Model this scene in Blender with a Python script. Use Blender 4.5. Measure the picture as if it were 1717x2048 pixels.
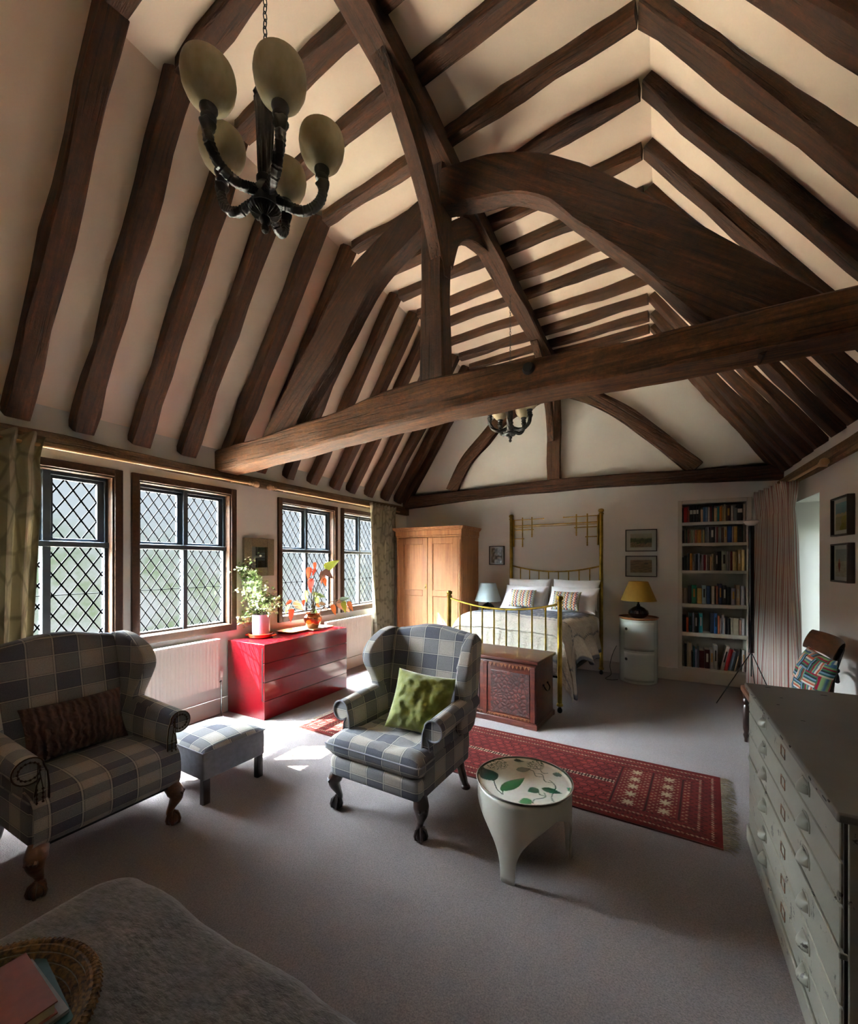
import bpy, bmesh, math, random
from mathutils import Vector, Matrix, noise, Euler
V = Vector
PI = math.pi
R = math.radians
random.seed(7)
S = bpy.context.scene
for o in list(bpy.data.objects): bpy.data.objects.remove(o)
C = S.collection

# ------------------------------------------------------------------ camera, sky, sun, exposure
F_PX, YAW, CY, CH = 845.1, 0.4984, 1123.3, 1.55
cam_d = bpy.data.cameras.new('camera'); cam = bpy.data.objects.new('camera', cam_d); C.objects.link(cam)
cam.location = (0, 0, CH); cam.rotation_euler = (PI/2, 0, YAW)
cam_d.sensor_fit = 'VERTICAL'; cam_d.sensor_height = 36.0; cam_d.sensor_width = 36.0
cam_d.lens = F_PX/2048*36.0
cam_d.shift_y = (CY-1024)/2048.0
cam_d.clip_start = 0.02; cam_d.clip_end = 200
S.camera = cam
S.view_settings.view_transform = 'Standard'; S.view_settings.look = 'None'
S.view_settings.gamma = 1; S.view_settings.exposure = 2.0
S.cycles.use_denoising = True
S.cycles.max_bounces = 12; S.cycles.diffuse_bounces = 7; S.cycles.glossy_bounces = 3
S.cycles.transmission_bounces = 6; S.cycles.transparent_max_bounces = 12
S.cycles.sample_clamp_indirect = 8
S.cycles.caustics_reflective = False; S.cycles.caustics_refractive = False
world = bpy.data.worlds.new('sky'); S.world = world; world.use_nodes = True
wn = world.node_tree.nodes; wl = world.node_tree.links
bg = wn['Background']
# hazy bright sky towards the sun (high on the window side), dimmer towards the horizon and behind the house
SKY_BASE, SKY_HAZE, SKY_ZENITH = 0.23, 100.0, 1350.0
tc = wn.new('ShaderNodeTexCoord'); sep = wn.new('ShaderNodeSeparateXYZ'); wl.new(tc.outputs['Generated'], sep.inputs[0])
def mrange(src, a_, b_):
    m_ = wn.new('ShaderNodeMapRange'); m_.interpolation_type = 'SMOOTHSTEP'; m_.inputs['From Min'].default_value = a_; m_.inputs['From Max'].default_value = b_
    wl.new(src, m_.inputs['Value']); return m_.outputs[0]
def wmath(op, a_, b_):
    m_ = wn.new('ShaderNodeMath'); m_.operation = op
    for i_, x_ in enumerate((a_, b_)):
        if hasattr(x_, 'links'): wl.new(x_, m_.inputs[i_])
        else: m_.inputs[i_].default_value = x_
    return m_.outputs[0]
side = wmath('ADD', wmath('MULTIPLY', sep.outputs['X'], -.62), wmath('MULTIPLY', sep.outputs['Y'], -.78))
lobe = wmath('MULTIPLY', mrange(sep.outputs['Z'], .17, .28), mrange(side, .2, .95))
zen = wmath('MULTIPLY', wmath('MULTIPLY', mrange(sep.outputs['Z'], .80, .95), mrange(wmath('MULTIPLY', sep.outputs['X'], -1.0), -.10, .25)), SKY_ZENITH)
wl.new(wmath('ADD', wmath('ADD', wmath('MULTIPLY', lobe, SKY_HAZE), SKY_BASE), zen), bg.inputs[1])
# distant hazy garden greenery low on the horizon, pale sky above
gn = wn.new('ShaderNodeTexNoise'); gn.inputs['Scale'].default_value = 7.0; gn.inputs['Detail'].default_value = 8; gn.inputs['Roughness'].default_value = .75
wl.new(tc.outputs['Generated'], gn.inputs['Vector'])
gr = wn.new('ShaderNodeValToRGB'); wl.new(gn.outputs[0], gr.inputs[0])
gr.color_ramp.elements[0].position = .40; gr.color_ramp.elements[0].color = (0.42, 0.56, 0.26, 1)
gr.color_ramp.elements[1].position = .58; gr.color_ramp.elements[1].color = (0.95, 0.97, 0.98, 1)
mx = wn.new('ShaderNodeMixRGB'); wl.new(wmath('SUBTRACT', 1.0, mrange(wmath('ADD', sep.outputs['Z'], wmath('MULTIPLY', sep.outputs['Y'], .22)), .03, .22)), mx.inputs[0])
mx.inputs[1].default_value = (0.85, 0.925, 1.0, 1); wl.new(gr.outputs[0], mx.inputs[2]); wl.new(mx.outputs[0], bg.inputs[0])
sun_d = bpy.data.lights.new('sun', 'SUN'); sun_d.energy = 60; sun_d.angle = R(0.4); sun_d.color = (1.0, 0.93, 0.82)
sun = bpy.data.objects.new('sun', sun_d); C.objects.link(sun)
sun.rotation_euler = V((1.0, 0.62, -1.27)).to_track_quat('-Z', 'Y').to_euler()

# ------------------------------------------------------------------ material helpers
def srgb(h):
    if isinstance(h, str):
        h = h.lstrip('#'); c = [int(h[i:i+2], 16)/255 for i in (0, 2, 4)]
        return tuple((x/12.92 if x <= .04045 else ((x+.055)/1.055)**2.4) for x in c)
    return tuple(h)
class NT:
    def __init__(s, name):
        s.m = bpy.data.materials.new(name); s.m.use_nodes = True
        s.n = s.m.node_tree.nodes; s.l = s.m.node_tree.links
        s.b = s.n['Principled BSDF']; s.out = s.n['Material Output']
    def N(s, t, **k):
        n = s.n.new('ShaderNode'+t)
        for a, v in k.items(): setattr(n, a, v)
        return n
    def L(s, a, b): s.l.new(a, b)
    def coord(s, kind='Object', scale=(1, 1, 1)):
        t = s.N('TexCoord'); m = s.N('Mapping'); m.inputs['Scale'].default_value = scale
        s.L(t.outputs[kind], m.inputs[0]); return m.outputs[0]
    def noise(s, vec, scale, detail=4, rough=.55):
        n = s.N('TexNoise'); n.inputs['Scale'].default_value = scale; n.inputs['Detail'].default_value = detail
        n.inputs['Roughness'].default_value = rough; s.L(vec, n.inputs['Vector']); return n.outputs[0]
    def ramp(s, fac, stops):
        r = s.N('ValToRGB'); e = r.color_ramp.elements
        while len(e) < len(stops): e.new(.5)
        for i, (p, c) in enumerate(stops): e[i].position = p; e[i].color = (*srgb(c), 1)
        s.L(fac, r.inputs[0]); return r.outputs[0]
    def mix(s, fac, a, b, mode='MIX'):
        m = s.N('MixRGB', blend_type=mode)
        for i, x in zip((0, 1, 2), (fac, a, b)):
            if hasattr(x, 'links'): s.L(x, m.inputs[i])
            elif i == 0: m.inputs[0].default_value = x
            else: m.inputs[i].default_value = (*srgb(x), 1)
        return m.outputs[0]
    def math(s, op, a, b=None):
        m = s.N('Math', operation=op)
        for i, x in enumerate((a, b)):
            if x is None: continue
            if hasattr(x, 'links'): s.L(x, m.inputs[i])
            else: m.inputs[i].default_value = x
        return m.outputs[0]
    def bump(s, h, strength=.3, dist=.01, prev=None):
        b = s.N('Bump'); b.inputs['Strength'].default_value = strength; b.inputs['Distance'].default_value = dist
        s.L(h, b.inputs['Height'])
        if prev: s.L(prev, b.inputs['Normal'])
        s.L(b.outputs[0], s.b.inputs['Normal']); return b.outputs[0]
    def set(s, rough=.5, metal=0, coat=0, spec=None, sheen=0, sub=0):
        s.b.inputs['Roughness'].default_value = rough; s.b.inputs['Metallic'].default_value = metal
        s.b.inputs['Coat Weight'].default_value = coat; s.b.inputs['Coat Roughness'].default_value = .05
        if spec is not None: s.b.inputs['Specular IOR Level'].default_value = spec
        s.b.inputs['Sheen Weight'].default_value = sheen
        return s
def simple(name, c1, c2=None, scale=5, rough=.6, metal=0, coat=0, bump=0, bscale=40, bd=.005, vec=(1, 1, 1), spec=None, sheen=0):
    t = NT(name); t.set(rough, metal, coat, spec, sheen)
    co = t.coord('Object', vec)
    if c2 is None: t.b.inputs['Base Color'].default_value = (*srgb(c1), 1)
    else: t.L(t.ramp(t.noise(co, scale), [(.35, c1), (.68, c2)]), t.b.inputs['Base Color'])
    if bump: t.bump(t.noise(co, bscale, 5), bump, bd)
    return t.m
def wood(name, dark, mid, light, gx=1.2, gs=16, rough=.75, bump=.6, bd=.012, coat=0, spec=.25, vert=False):
    t = NT(name); t.set(rough, 0, coat, spec)
    grain = t.noise(t.coord('Object', (gs, gs, gx) if vert else (gx, gs, gs)), 2.2, 8, .65)
    blot = t.noise(t.coord('Object', (1.2, 2.5, 2.5)), 2.4, 4)
    oi = t.N('ObjectInfo')
    col = t.ramp(grain, [(.3, dark), (.52, mid), (.74, light)])
    col2 = t.mix(t.math('MULTIPLY', t.ramp(blot, [(.42, '000000'), (.7, 'ffffff')]), .55), col, mid)
    hsv = t.N('HueSaturation'); t.L(col2, hsv.inputs['Color'])
    t.L(t.math('ADD', t.math('MULTIPLY', oi.outputs['Random'], .4), .8), hsv.inputs['Value'])
    cr = t.noise(t.coord('Object', (30, 30, .8) if vert else (.8, 30, 30)), 1.6, 3, .5)
    crack = t.ramp(cr, [(.36, '000000'), (.40, 'ffffff')])
    mott = t.noise(t.coord('Object', (5, 5, 5)), 5, 8, .8)
    c3 = t.mix(.75 if bump > .4 else .25, hsv.outputs[0], t.ramp(mott, [(.30, '2a2a2a'), (.5, '808080'), (.72, 'b4a090')]), 'OVERLAY')
    c4 = t.mix(.55 if bump > .4 else .15, c3, crack, 'MULTIPLY')
    t.L(c4, t.b.inputs['Base Color'])
    h = t.math('ADD', t.math('ADD', grain, t.math('MULTIPLY', mott, .8)), t.math('MULTIPLY', crack, .6))
    t.bump(h, bump, bd)
    return t.m
def vcol(name, rough=.7, bump=0, bscale=60, bd=.003, coat=0, spec=None, sheen=0, trans=0):
    t = NT(name); t.set(rough, 0, coat, spec, sheen)
    a = t.N('Attribute', attribute_name='Col')
    nz = t.noise(t.coord('Object'), bscale, 3)
    col = t.mix(.12, a.outputs[0], t.ramp(nz, [(.3, '303030'), (.7, 'd0d0d0')]), 'OVERLAY')
    t.L(col, t.b.inputs['Base Color'])
    if bump: t.bump(nz, bump, bd)
    if trans:
        tr = t.N('BsdfTranslucent'); t.L(col, tr.inputs[0]); ms = t.N('MixShader'); ms.inputs[0].default_value = trans
        t.L(t.b.outputs[0], ms.inputs[1]); t.L(tr.outputs[0], ms.inputs[2]); t.L(ms.outputs[0], t.out.inputs[0])
    return t.m

M = {}
def m_plaster(name, a, b):
    t = NT(name); t.set(.92, spec=.15); co = t.coord()
    t.L(t.ramp(t.noise(co, 1.3, 5), [(.3, a), (.7, b)]), t.b.inputs['Base Color'])
    n1 = t.noise(co, 3, 3); n2 = t.noise(co, 60, 3)
    p = t.bump(n1, .25, .03); t.bump(n2, .04, .003, p); return t.m
M['ceiling'] = m_plaster('ceiling_plaster', 'e6d2bd', 'edd9c6')
M['wall'] = m_plaster('wall_plaster', 'd3d1cb', 'dad8d2')
M['skirt'] = simple('painted_skirting', 'bdb6ac', rough=.5)
M['oak'] = wood('dark_oak', '25140a', '4a2912', '724122')
M['oak_mid'] = wood('weathered_oak', '382110', '633d1f', '8a5a30')
M['oak_pale'] = wood('pale_oak_plate', '57412c', '7d6142', '9c7d58', rough=.8)
M['trim'] = wood('window_trim_wood', '21120c', '37200f', '4b2f1d', rough=.5, bump=.2, bd=.004)
M['frame_blue'] = simple('slate_window_paint', '1c242c', '2a343d', 8, .6)
M['lead'] = simple('lead_came', '050606', rough=.9, spec=.05)
t = NT('window_glass'); t.n.remove(t.b)
tr = t.N('BsdfTransparent'); tr.inputs[0].default_value = (.93, .96, .97, 1); gl = t.N('BsdfGlossy'); gl.inputs['Roughness'].default_value = .03
ms = t.N('MixShader')
ms.inputs[0].default_value = .04; t.L(tr.outputs[0], ms.inputs[1]); t.L(gl.outputs[0], ms.inputs[2]); t.L(ms.outputs[0], t.out.inputs[0])
M['glass'] = t.m
def m_carpet():
    t = NT('wool_carpet'); t.set(.95, spec=.1, sheen=.2); co = t.coord()
    a = t.noise(co, 160, 3, .7); b = t.noise(co, 1.5, 4)
    c = t.mix(t.ramp(b, [(.3, '000000'), (.7, 'ffffff')]), '746c6a', '7c7472')
    c = t.mix(.5, c, t.ramp(a, [(.3, '3c3836'), (.72, 'd4cecb')]), 'OVERLAY')
    t.L(c, t.b.inputs['Base Color']); t.bump(a, .7, .006); return t.m
M['carpet'] = m_carpet()
def m_plaid(name, scale=1.0, dim=1.0):
    t = NT(name); t.set(.92, spec=.1, sheen=.15)
    tcn = t.N('TexCoord'); sp = t.N('SeparateXYZ'); t.L(tcn.outputs['UV'], sp.inputs[0])
    P = .19*scale
    def bands(o, P):
        x = t.math('FRACT', t.math('ADD', t.math('DIVIDE', o, P), 100.13))
        blk = t.math('GREATER_THAN', x, .5)
        d1 = t.math('ABSOLUTE', t.math('SUBTRACT', t.math('FRACT', t.math('MULTIPLY', x, 2.0)), .5))
        wl_ = t.math('GREATER_THAN', d1, .474)
        dk = t.math('MULTIPLY', t.math('GREATER_THAN', d1, .435), t.math('LESS_THAN', d1, .465))
        return blk, wl_, dk, d1
    bu, wu, ku, du = bands(sp.outputs['X'], P*1.3); bv, wv, kv, dv = bands(sp.outputs['Y'], P*1.08)
    sm = t.math('MULTIPLY', t.math('ADD', bu, bv), .5)
    c = t.ramp(sm, [(0, '5c5d66'), (.5, '7f7d7e'), (1, 'a8a095')]); 
    c = t.mix(t.math('MULTIPLY', t.math('MAXIMUM', ku, kv), .45), c, '33323a')
    c = t.mix(t.math('MULTIPLY', t.math('MAXIMUM', wu, wv), .6), c, 'c4bfb2')
    nz = t.noise(t.coord('Object'), 240, 2)
    c = t.mix(.35, c, t.ramp(nz, [(.3, '505050'), (.7, 'b0b0b0')]), 'OVERLAY')
    t.L(c, t.b.inputs['Base Color']); t.bump(nz, .35, .002); return t.m
M['plaid'] = m_plaid('grey_plaid_wool')
M['grey_cloth'] = simple('plain_grey_wool', '74757c', '80818a', 30, .9, bump=.3, bscale=240, bd=.002)
M['leg_dark'] = simple('dark_mahogany', '1a0d09', '2c1710', 12, .32, coat=.3)
M['leg_brown'] = wood('carved_walnut', '3a1e10', '5f3721', '84543a', 3, 12, .4, .3, .004, .2, .5)
M['piping'] = simple('fabric_piping', '7c7c82', rough=.9)
M['nail'] = simple('bronze_nail', '3a2c1c', rough=.35, metal=.8)
M['red'] = simple('red_lacquer', '640b12', rough=.14, coat=.35)
M['black'] = simple('black_gap', '080606', rough=.8)
M['pine'] = wood('stripped_pine', '855230', 'a16c42', 'b68152', .8, 13, .55, .15, .003, 0, .4, vert=True)
def m_brass():
    t = NT('aged_brass'); t.set(.28, 1)
    t.L(t.ramp(t.noise(t.coord(), 7, 4), [(.3, '6e5a26'), (.55, 'a58838'), (.75, 'c2a550')]), t.b.inputs['Base Color']); return t.m
M['brass'] = m_brass()
M['iron'] = simple('black_iron', '0c0c0e', '191a1c', 20, .35, metal=.6)
M['bronze'] = simple('blackened_bronze', '0a0a0b', '151517', 30, .42, metal=.15, bump=.4, bscale=120, bd=.003)
def m_alabaster():
    t = NT('alabaster_glass'); t.set(.35, spec=.4)
    c = t.ramp(t.noise(t.coord('Object', (1, 1, .5)), 14, 4), [(.3, '978a6c'), (.7, 'bfb498')]); t.L(c, t.b.inputs['Base Color'])
    tr = t.N('BsdfTranslucent'); t.L(c, tr.inputs[0]); ms = t.N('MixShader'); ms.inputs[0].default_value = .35
    t.L(t.b.outputs[0], ms.inputs[1]); t.L(tr.outputs[0], ms.inputs[2]); t.L(ms.outputs[0], t.out.inputs[0]); return t.m
M['alabaster'] = m_alabaster()
M['white_paint'] = simple('white_paint', 'b9b6ac', 'c4c1b7', 4, .5)
M['radiator'] = simple('radiator_enamel', 'd4cfc8', rough=.35)
M['linen'] = simple('white_cotton', 'd5d6dc', 'dfe0e4', 5, .85, bump=.15, bscale=30, bd=.006)
M['lilac'] = simple('lilac_glaze', 'b79bb0', rough=.25, coat=.4)
M['copper'] = simple('copper', 'b5623c', 'd18a5a', 9, .22, metal=1)
M['terracotta'] = simple('orange_glazed_dish', 'b8401c', '9a2c14', 9, .2, coat=.5)
M['amber'] = simple('amber_tray', 'a8762c', 'b98a3a', 6, .4)
M['tray_rim'] = simple('tray_rim_orange', 'a14a1e', rough=.4)
M['soil'] = simple('soil', '1f150e', '332417', 60, .95, bump=.6)
M['stem'] = simple('plant_stem', '3b2a1a', '4f4a26', 30, .7)
M['leaf'] = vcol('leaf', .45, .1, 80, .002, trans=.28)
M['paint_gloss'] = vcol('printed_gloss', .18, coat=.6)
M['paint_matt'] = vcol('dyed_textile', .92, .5, 260, .003, spec=.1)
M['quilt'] = vcol('stitched_quilt', .92, .9, 38, .012, spec=.1)
M['print'] = vcol('printed_paper', .8)
M['frame_dark'] = simple('dark_picture_frame', '1c130e', '2a1c14', 30, .45)
M['mount'] = simple('ivory_mount', 'c9c4b8', rough=.8)
M['gilt'] = simple('shagreen_frame', '5d5240', '8a7c60', 120, .5, metal=.3, bump=.3, bscale=200, bd=.002)
M['mirror'] = simple('mirror', 'c8ccc8', rough=.02, metal=1)
M['blueshade'] = simple('pale_blue_shade', '93a3a6', rough=.9)
M['mustard'] = simple('mustard_shade', '94701a', '9c781f', 20, .7)
M['black_gloss'] = simple('black_ceramic', '060608', rough=.08, coat=.6)
M['cabinet_white'] = simple('white_plastic', 'aab0a8', rough=.22, coat=.2)
M['ply'] = wood('oiled_ply', '7a4a26', '94603a', 'a87450', 2, 10, .45, .1, .002)
M['table_white'] = simple('white_moulded_ply', 'a39f93', rough=.3)
def m_worn():
    t = NT('chipped_cream_paint'); t.set(.45, spec=.4); co = t.coord()
    base = t.ramp(t.noise(co, 3, 5), [(.3, '706c60'), (.7, '7d796c')])
    n = t.noise(co, 11, 7, .7); w = t.ramp(n, [(.62, '000000'), (.635, 'ffffff')])
    t.L(t.mix(w, base, '2c241c'), t.b.inputs['Base Color']); t.bump(w, -.5, .003); return t.m
M['worn'] = m_worn()
M['worn_top'] = simple('cream_grey_top', '4d4840', '58524a', 3, .5)
M['chip'] = simple('dark_wood_and_gap_shade', '18130f', '2a211a', 30, .8)
def m_throw():
    t = NT('brushed_wool_throw'); t.set(.95, spec=.1, sheen=.5)
    a = t.noise(t.coord('Object', (14, 34, 20)), 2.2, 6, .7); b = t.noise(t.coord(), 5, 3)
    c = t.mix(.3, t.ramp(a, [(.32, '454342'), (.68, '7b7876')]), t.ramp(b, [(.3, '606060'), (.7, '959595')]), 'OVERLAY')
    t.L(c, t.b.inputs['Base Color']); t.bump(a, .8, .01); return t.m
M['throw'] = m_throw()
def m_basket():
    t = NT('coiled_rush'); t.set(.7)
    w = t.N('TexNoise'); w.inputs['Scale'].default_value = 90; t.L(t.coord(), w.inputs['Vector'])
    t.L(t.ramp(w.outputs[0], [(.35, '2a1a0c'), (.65, '75562f')]), t.b.inputs['Base Color']); t.bump(w.outputs[0], .6, .004); return t.m
M['basket'] = m_basket()
def m_velvet():
    t = NT('green_velvet'); t.set(.85, sheen=.4); co = t.coord()
    t.L(t.ramp(t.noise(co, 16, 4), [(.3, '585c14'), (.7, '747822')]), t.b.inputs['Base Color']); t.bump(t.noise(co, 22, 4), .5, .012); return t.m
M['velvet'] = m_velvet()
def m_knit():
    t = NT('brown_cable_knit'); t.set(.95)
    w = t.N('TexWave', bands_direction='X'); w.inputs['Scale'].default_value = 9; w.inputs['Distortion'].default_value = 4; w.inputs['Detail Scale'].default_value = 3
    t.L(t.coord('Object', (1, 1, 1)), w.inputs['Vector'])
    t.L(t.ramp(w.outputs[0], [(.1, '432c26'), (.8, '523730')]), t.b.inputs['Base Color']); t.bump(w.outputs[0], .8, .02); return t.m
M['knit'] = m_knit()
def m_cover():
    t = NT('book_cover'); t.set(.5)
    oi = t.N('ObjectInfo'); nz = t.noise(t.coord(), 40, 2)
    t.L(t.mix(.2, oi.outputs['Color'], t.ramp(nz, [(.3, '404040'), (.7, 'c0c0c0')]), 'OVERLAY'), t.b.inputs['Base Color']); return t.m
M['cover'] = m_cover()
M['pages'] = simple('book_pages', 'b8ac94', rough=.9)
M['label'] = simple('paper_label', 'c9c6bc', rough=.8)
def m_trunk():
    t = NT('carved_inlaid_chest'); t.set(.45, coat=.15)
    v = t.N('TexVoronoi', feature='DISTANCE_TO_EDGE'); v.inputs['Scale'].default_value = 26; t.L(t.coord(), v.inputs['Vector'])
    n = t.noise(t.coord(), 9, 5)
    c = t.mix(t.ramp(v.outputs['Distance'], [(.04, 'ffffff'), (.12, '000000')]), t.ramp(n, [(.35, '260c09'), (.6, '44160f'), (.75, '5a2416')]), '1c0a08')
    t.L(c, t.b.inputs['Base Color']); t.bump(v.outputs['Distance'], .5, .01); return t.m
M['trunk_carved'] = m_trunk()
M['trunk'] = wood('old_red_chest_wood', '2a0f0a', '48190f', '66301c', 2, 10, .35, .25, .004, .3, .5)
M['trunk_inlay'] = simple('inlay_ochre', '7a4a24', '30120c', 60, .4)
def m_stripe_curtain():
    t = NT('red_striped_cotton'); t.set(.9, spec=.1)
    tcn = t.N('TexCoord'); sp = t.N('SeparateXYZ'); t.L(tcn.outputs['UV'], sp.inputs[0])
    x = t.math('FRACT', t.math('DIVIDE', sp.outputs['X'], .075))
    c = t.ramp(x, [(0, 'c6bfb6'), (.02, '96504a')])
    r = c.node.color_ramp; r.interpolation = 'CONSTANT'
    for p, col in [(.10, 'c6bfb6'), (.28, 'a87870'), (.33, 'c6bfb6'), (.5, '8e4a48'), (.56, 'c9c2ba'), (.6, '8e4a48'), (.66, 'c6bfb6'), (.82, 'b08a82'), (.87, 'c6bfb6')]:
        e = r.elements.new(p); e.color = (*srgb(col), 1)
    t.L(c, t.b.inputs['Base Color'])
    tr = t.N('BsdfTranslucent'); t.L(c, tr.inputs[0]); ms = t.N('MixShader'); ms.inputs[0].default_value = .3
    t.L(t.b.outputs[0], ms.inputs[1]); t.L(tr.outputs[0], ms.inputs[2]); t.L(ms.outputs[0], t.out.inputs[0]); return t.m
M['stripe'] = m_stripe_curtain()
def m_leaf_curtain():
    t = NT('oatmeal_leaf_linen'); t.set(.92, spec=.1)
    tcn = t.N('TexCoord'); mp = t.N('Mapping'); mp.inputs['Scale'].default_value = (5, 3, 1); t.L(tcn.outputs['UV'], mp.inputs[0])
    v = t.N('TexVoronoi', feature='DISTANCE_TO_EDGE'); v.inputs['Scale'].default_value = 1.6; t.L(mp.outputs[0], v.inputs['Vector'])
    c = t.ramp(v.outputs['Distance'], [(.03, '6e6654'), (.09, '857c68')]); t.L(c, t.b.inputs['Base Color'])
    tr = t.N('BsdfTranslucent'); t.L(c, tr.inputs[0]); ms = t.N('MixShader'); ms.inputs[0].default_value = .25
    t.L(t.b.outputs[0], ms.inputs[1]); t.L(tr.outputs[0], ms.inputs[2]); t.L(ms.outputs[0], t.out.inputs[0]); return t.m
M['leafcurtain'] = m_leaf_curtain()
M['pole'] = simple('turned_pale_wood', 'a97f56', 'b88e64', 8, .5)
M['chrome'] = simple('steel', '8c8f92', rough=.25, metal=1)
M['grass'] = simple('lawn', '52703a', '7d9a58', 3, .95, bump=.5, bscale=30)
M['gravel'] = simple('pale_bounce_gravel', 'e0d2b8', 'eadcc4', 30, .95)
M['foliage'] = simple('garden_foliage', '1d2a10', '55603c', 5, .9, bump=.8, bscale=9, bd=.15)
M['render_wall'] = simple('pale_render', 'd2d2cc', 'dcdcd6', 2, .9)
M['fringe'] = simple('rug_fringe', '6b604f', '857a64', 60, .95)

# ------------------------------------------------------------------ mesh helpers
class MB:
    def __init__(s): s.v = []; s.f = []; s.mi = []; s.uv = {}
    def add(s, vs, fs, mi=0):
        n = len(s.v); s.v += [V(p) for p in vs]
        for f in fs: s.f.append([i+n for i in f]); s.mi.append(mi)
        return s
    def box(s, x0, x1, y0, y1, z0, z1, mi=0, M_=None):
        vs = [V((x, y, z)) for z in (z0, z1) for y in (y0, y1) for x in (x0, x1)]
        if M_: vs = [M_ @ p for p in vs]
        return s.add(vs, [(0, 2, 3, 1), (4, 5, 7, 6), (0, 1, 5, 4), (2, 6, 7, 3), (0, 4, 6, 2), (1, 3, 7, 5)], mi)
    def rbox(s, c, size, bev=.02, seg=3, M_=None, mi=0, sub=0):
        b = bmesh.new(); bmesh.ops.create_cube(b, size=1)
        for q in b.verts: q.co = V((q.co.x*size[0], q.co.y*size[1], q.co.z*size[2]))
        bmesh.ops.bevel(b, geom=b.edges[:], offset=min(bev, min(size)*.49), segments=seg, profile=.5, affect='EDGES')
        if sub: bmesh.ops.subdivide_edges(b, edges=[e for e in b.edges if e.calc_length() > sub], cuts=6, use_grid_fill=True)
        b.verts.index_update()
        vs = [q.co+V(c) for q in b.verts]
        if M_: vs = [M_ @ p for p in vs]
        s.add(vs, [[q.index for q in f.verts] for f in b.faces], mi); b.free(); return s
    def tube(s, pts, r, n=8, caps=True, mi=0, closed=False, rope=0, tw=.5):
        pts = [V(p) for p in pts]; k = len(pts)
        rs = r if isinstance(r, (list, tuple)) else [r]*k
        vs = []; up = None
        for i, p in enumerate(pts):
            a = pts[(i-1) % k] if (closed or i > 0) else p; b = pts[(i+1) % k] if (closed or i < k-1) else p
            t_ = (b-a).normalized()
            if up is None:
                up = t_.orthogonal().normalized()
            up = (up - t_*up.dot(t_)); up = up.normalized() if up.length > 1e-6 else t_.orthogonal().normalized()
            sd = t_.cross(up)
            for j in range(n):
                a_ = 2*PI*j/n; vs.append(p+(up*math.cos(a_)+sd*math.sin(a_))*rs[i]*(1+rope*math.cos(5*a_+tw*i)))
        fs = []
        for i in range(k if closed else k-1):
            for j in range(n):
                fs.append((i*n+j, i*n+(j+1) % n, ((i+1) % k)*n+(j+1) % n, ((i+1) % k)*n+j))
        if caps and not closed: fs += [list(range(n))[::-1], [(k-1)*n+j for j in range(n)]]
        return s.add(vs, fs, mi)
    def lathe(s, prof, o=(0, 0, 0), n=24, mi=0, flute=0, fl_n=12, closed=False, sy=1):
        vs = []
        for r, z in prof:
            for j in range(n):
                a = 2*PI*j/n; rr = r*(1+flute*math.cos(a*fl_n)) if flute else r
                vs.append(V(o)+V((rr*math.cos(a), rr*math.sin(a)*sy, z)))
        k = len(prof); fs = [(i*n+j, i*n+(j+1) % n, (i+1)*n+(j+1) % n, (i+1)*n+j) for i in range(k-1) for j in range(n)]
        if not closed:
            if prof[0][0] > 1e-4: fs.append(list(range(n))[::-1])
            if prof[-1][0] > 1e-4: fs.append([(k-1)*n+j for j in range(n)])
        return s.add(vs, fs, mi)
    def prism(s, poly, t0, t1, axis='y', mi=0):
        # poly in the plane normal to axis: y -> (x,z); x -> (y,z); z -> (x,y)
        def P(a, b, t_): return {'y': (a, t_, b), 'x': (t_, a, b), 'z': (a, b, t_)}[axis]
        n = len(poly); vs = [P(a, b, t0) for a, b in poly]+[P(a, b, t1) for a, b in poly]
        fs = [list(range(n)), [n+i for i in range(n)][::-1]]+[(i, n+i, n+(i+1) % n, (i+1) % n) for i in range(n)]
        return s.add(vs, fs, mi)
    def grid(s, fn, nu, nv, mi=0, closed_u=False):
        vs = [fn(i/(nu if closed_u else nu-1), j/(nv-1)) for j in range(nv) for i in range(nu)]
        fs = [(j*nu+i, j*nu+(i+1) % nu, (j+1)*nu+(i+1) % nu, (j+1)*nu+i) for j in range(nv-1) for i in range(nu if closed_u else nu-1)]
        return s.add(vs, fs, mi)
    def sphere(s, c, r, n=12, mi=0, sz=1):
        k = n//2
        return s.lathe([(r*math.sin(PI*i/k)+1e-5, -r*sz*math.cos(PI*i/k)) for i in range(k+1)], c, n, mi)
    def xf(s, M_): s.v = [M_ @ p for p in s.v]; return s
    def build(s, name, mat, parent=None, ws=False, smooth=True, ang=35, bevel=0, bseg=2, sub=0, uv=None, color=None, solid=0, loc=None, fixn=True):
        if loc is not None:
            L_ = V(loc)
        elif parent is None and s.v:
            xs = [p.x for p in s.v]; ys = [p.y for p in s.v]; zs = [p.z for p in s.v]
            L_ = V(((min(xs)+max(xs))/2, (min(ys)+max(ys))/2, min(zs)))
        else: L_ = V((0, 0, 0))
        vs = s.v
        if parent is not None and ws:
            inv = parent.matrix_basis.inverted(); vs = [inv @ p for p in vs]; 
        elif parent is None: vs = [p-L_ for p in vs]
        me = bpy.data.meshes.new(name); me.from_pydata([tuple(p) for p in vs], [], s.f)
        mats = mat if isinstance(mat, (list, tuple)) else [mat]
        for m_ in mats: me.materials.append(M[m_] if isinstance(m_, str) else m_)
        if len(mats) > 1: me.polygons.foreach_set('material_index', s.mi)
        if fixn:
            b = bmesh.new(); b.from_mesh(me); bmesh.ops.recalc_face_normals(b, faces=b.faces); b.to_mesh(me); b.free()
        me.polygons.foreach_set('use_smooth', [smooth]*len(me.polygons))
        o = bpy.data.objects.new(name, me); C.objects.link(o)
        if parent is not None: o.parent = parent
        else: o.location = L_
        mods = []
        if bevel:
            m_ = o.modifiers.new('bevel', 'BEVEL'); m_.width = bevel; m_.segments = bseg; m_.limit_method = 'ANGLE'; m_.angle_limit = R(35); mods.append(m_)
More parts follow.
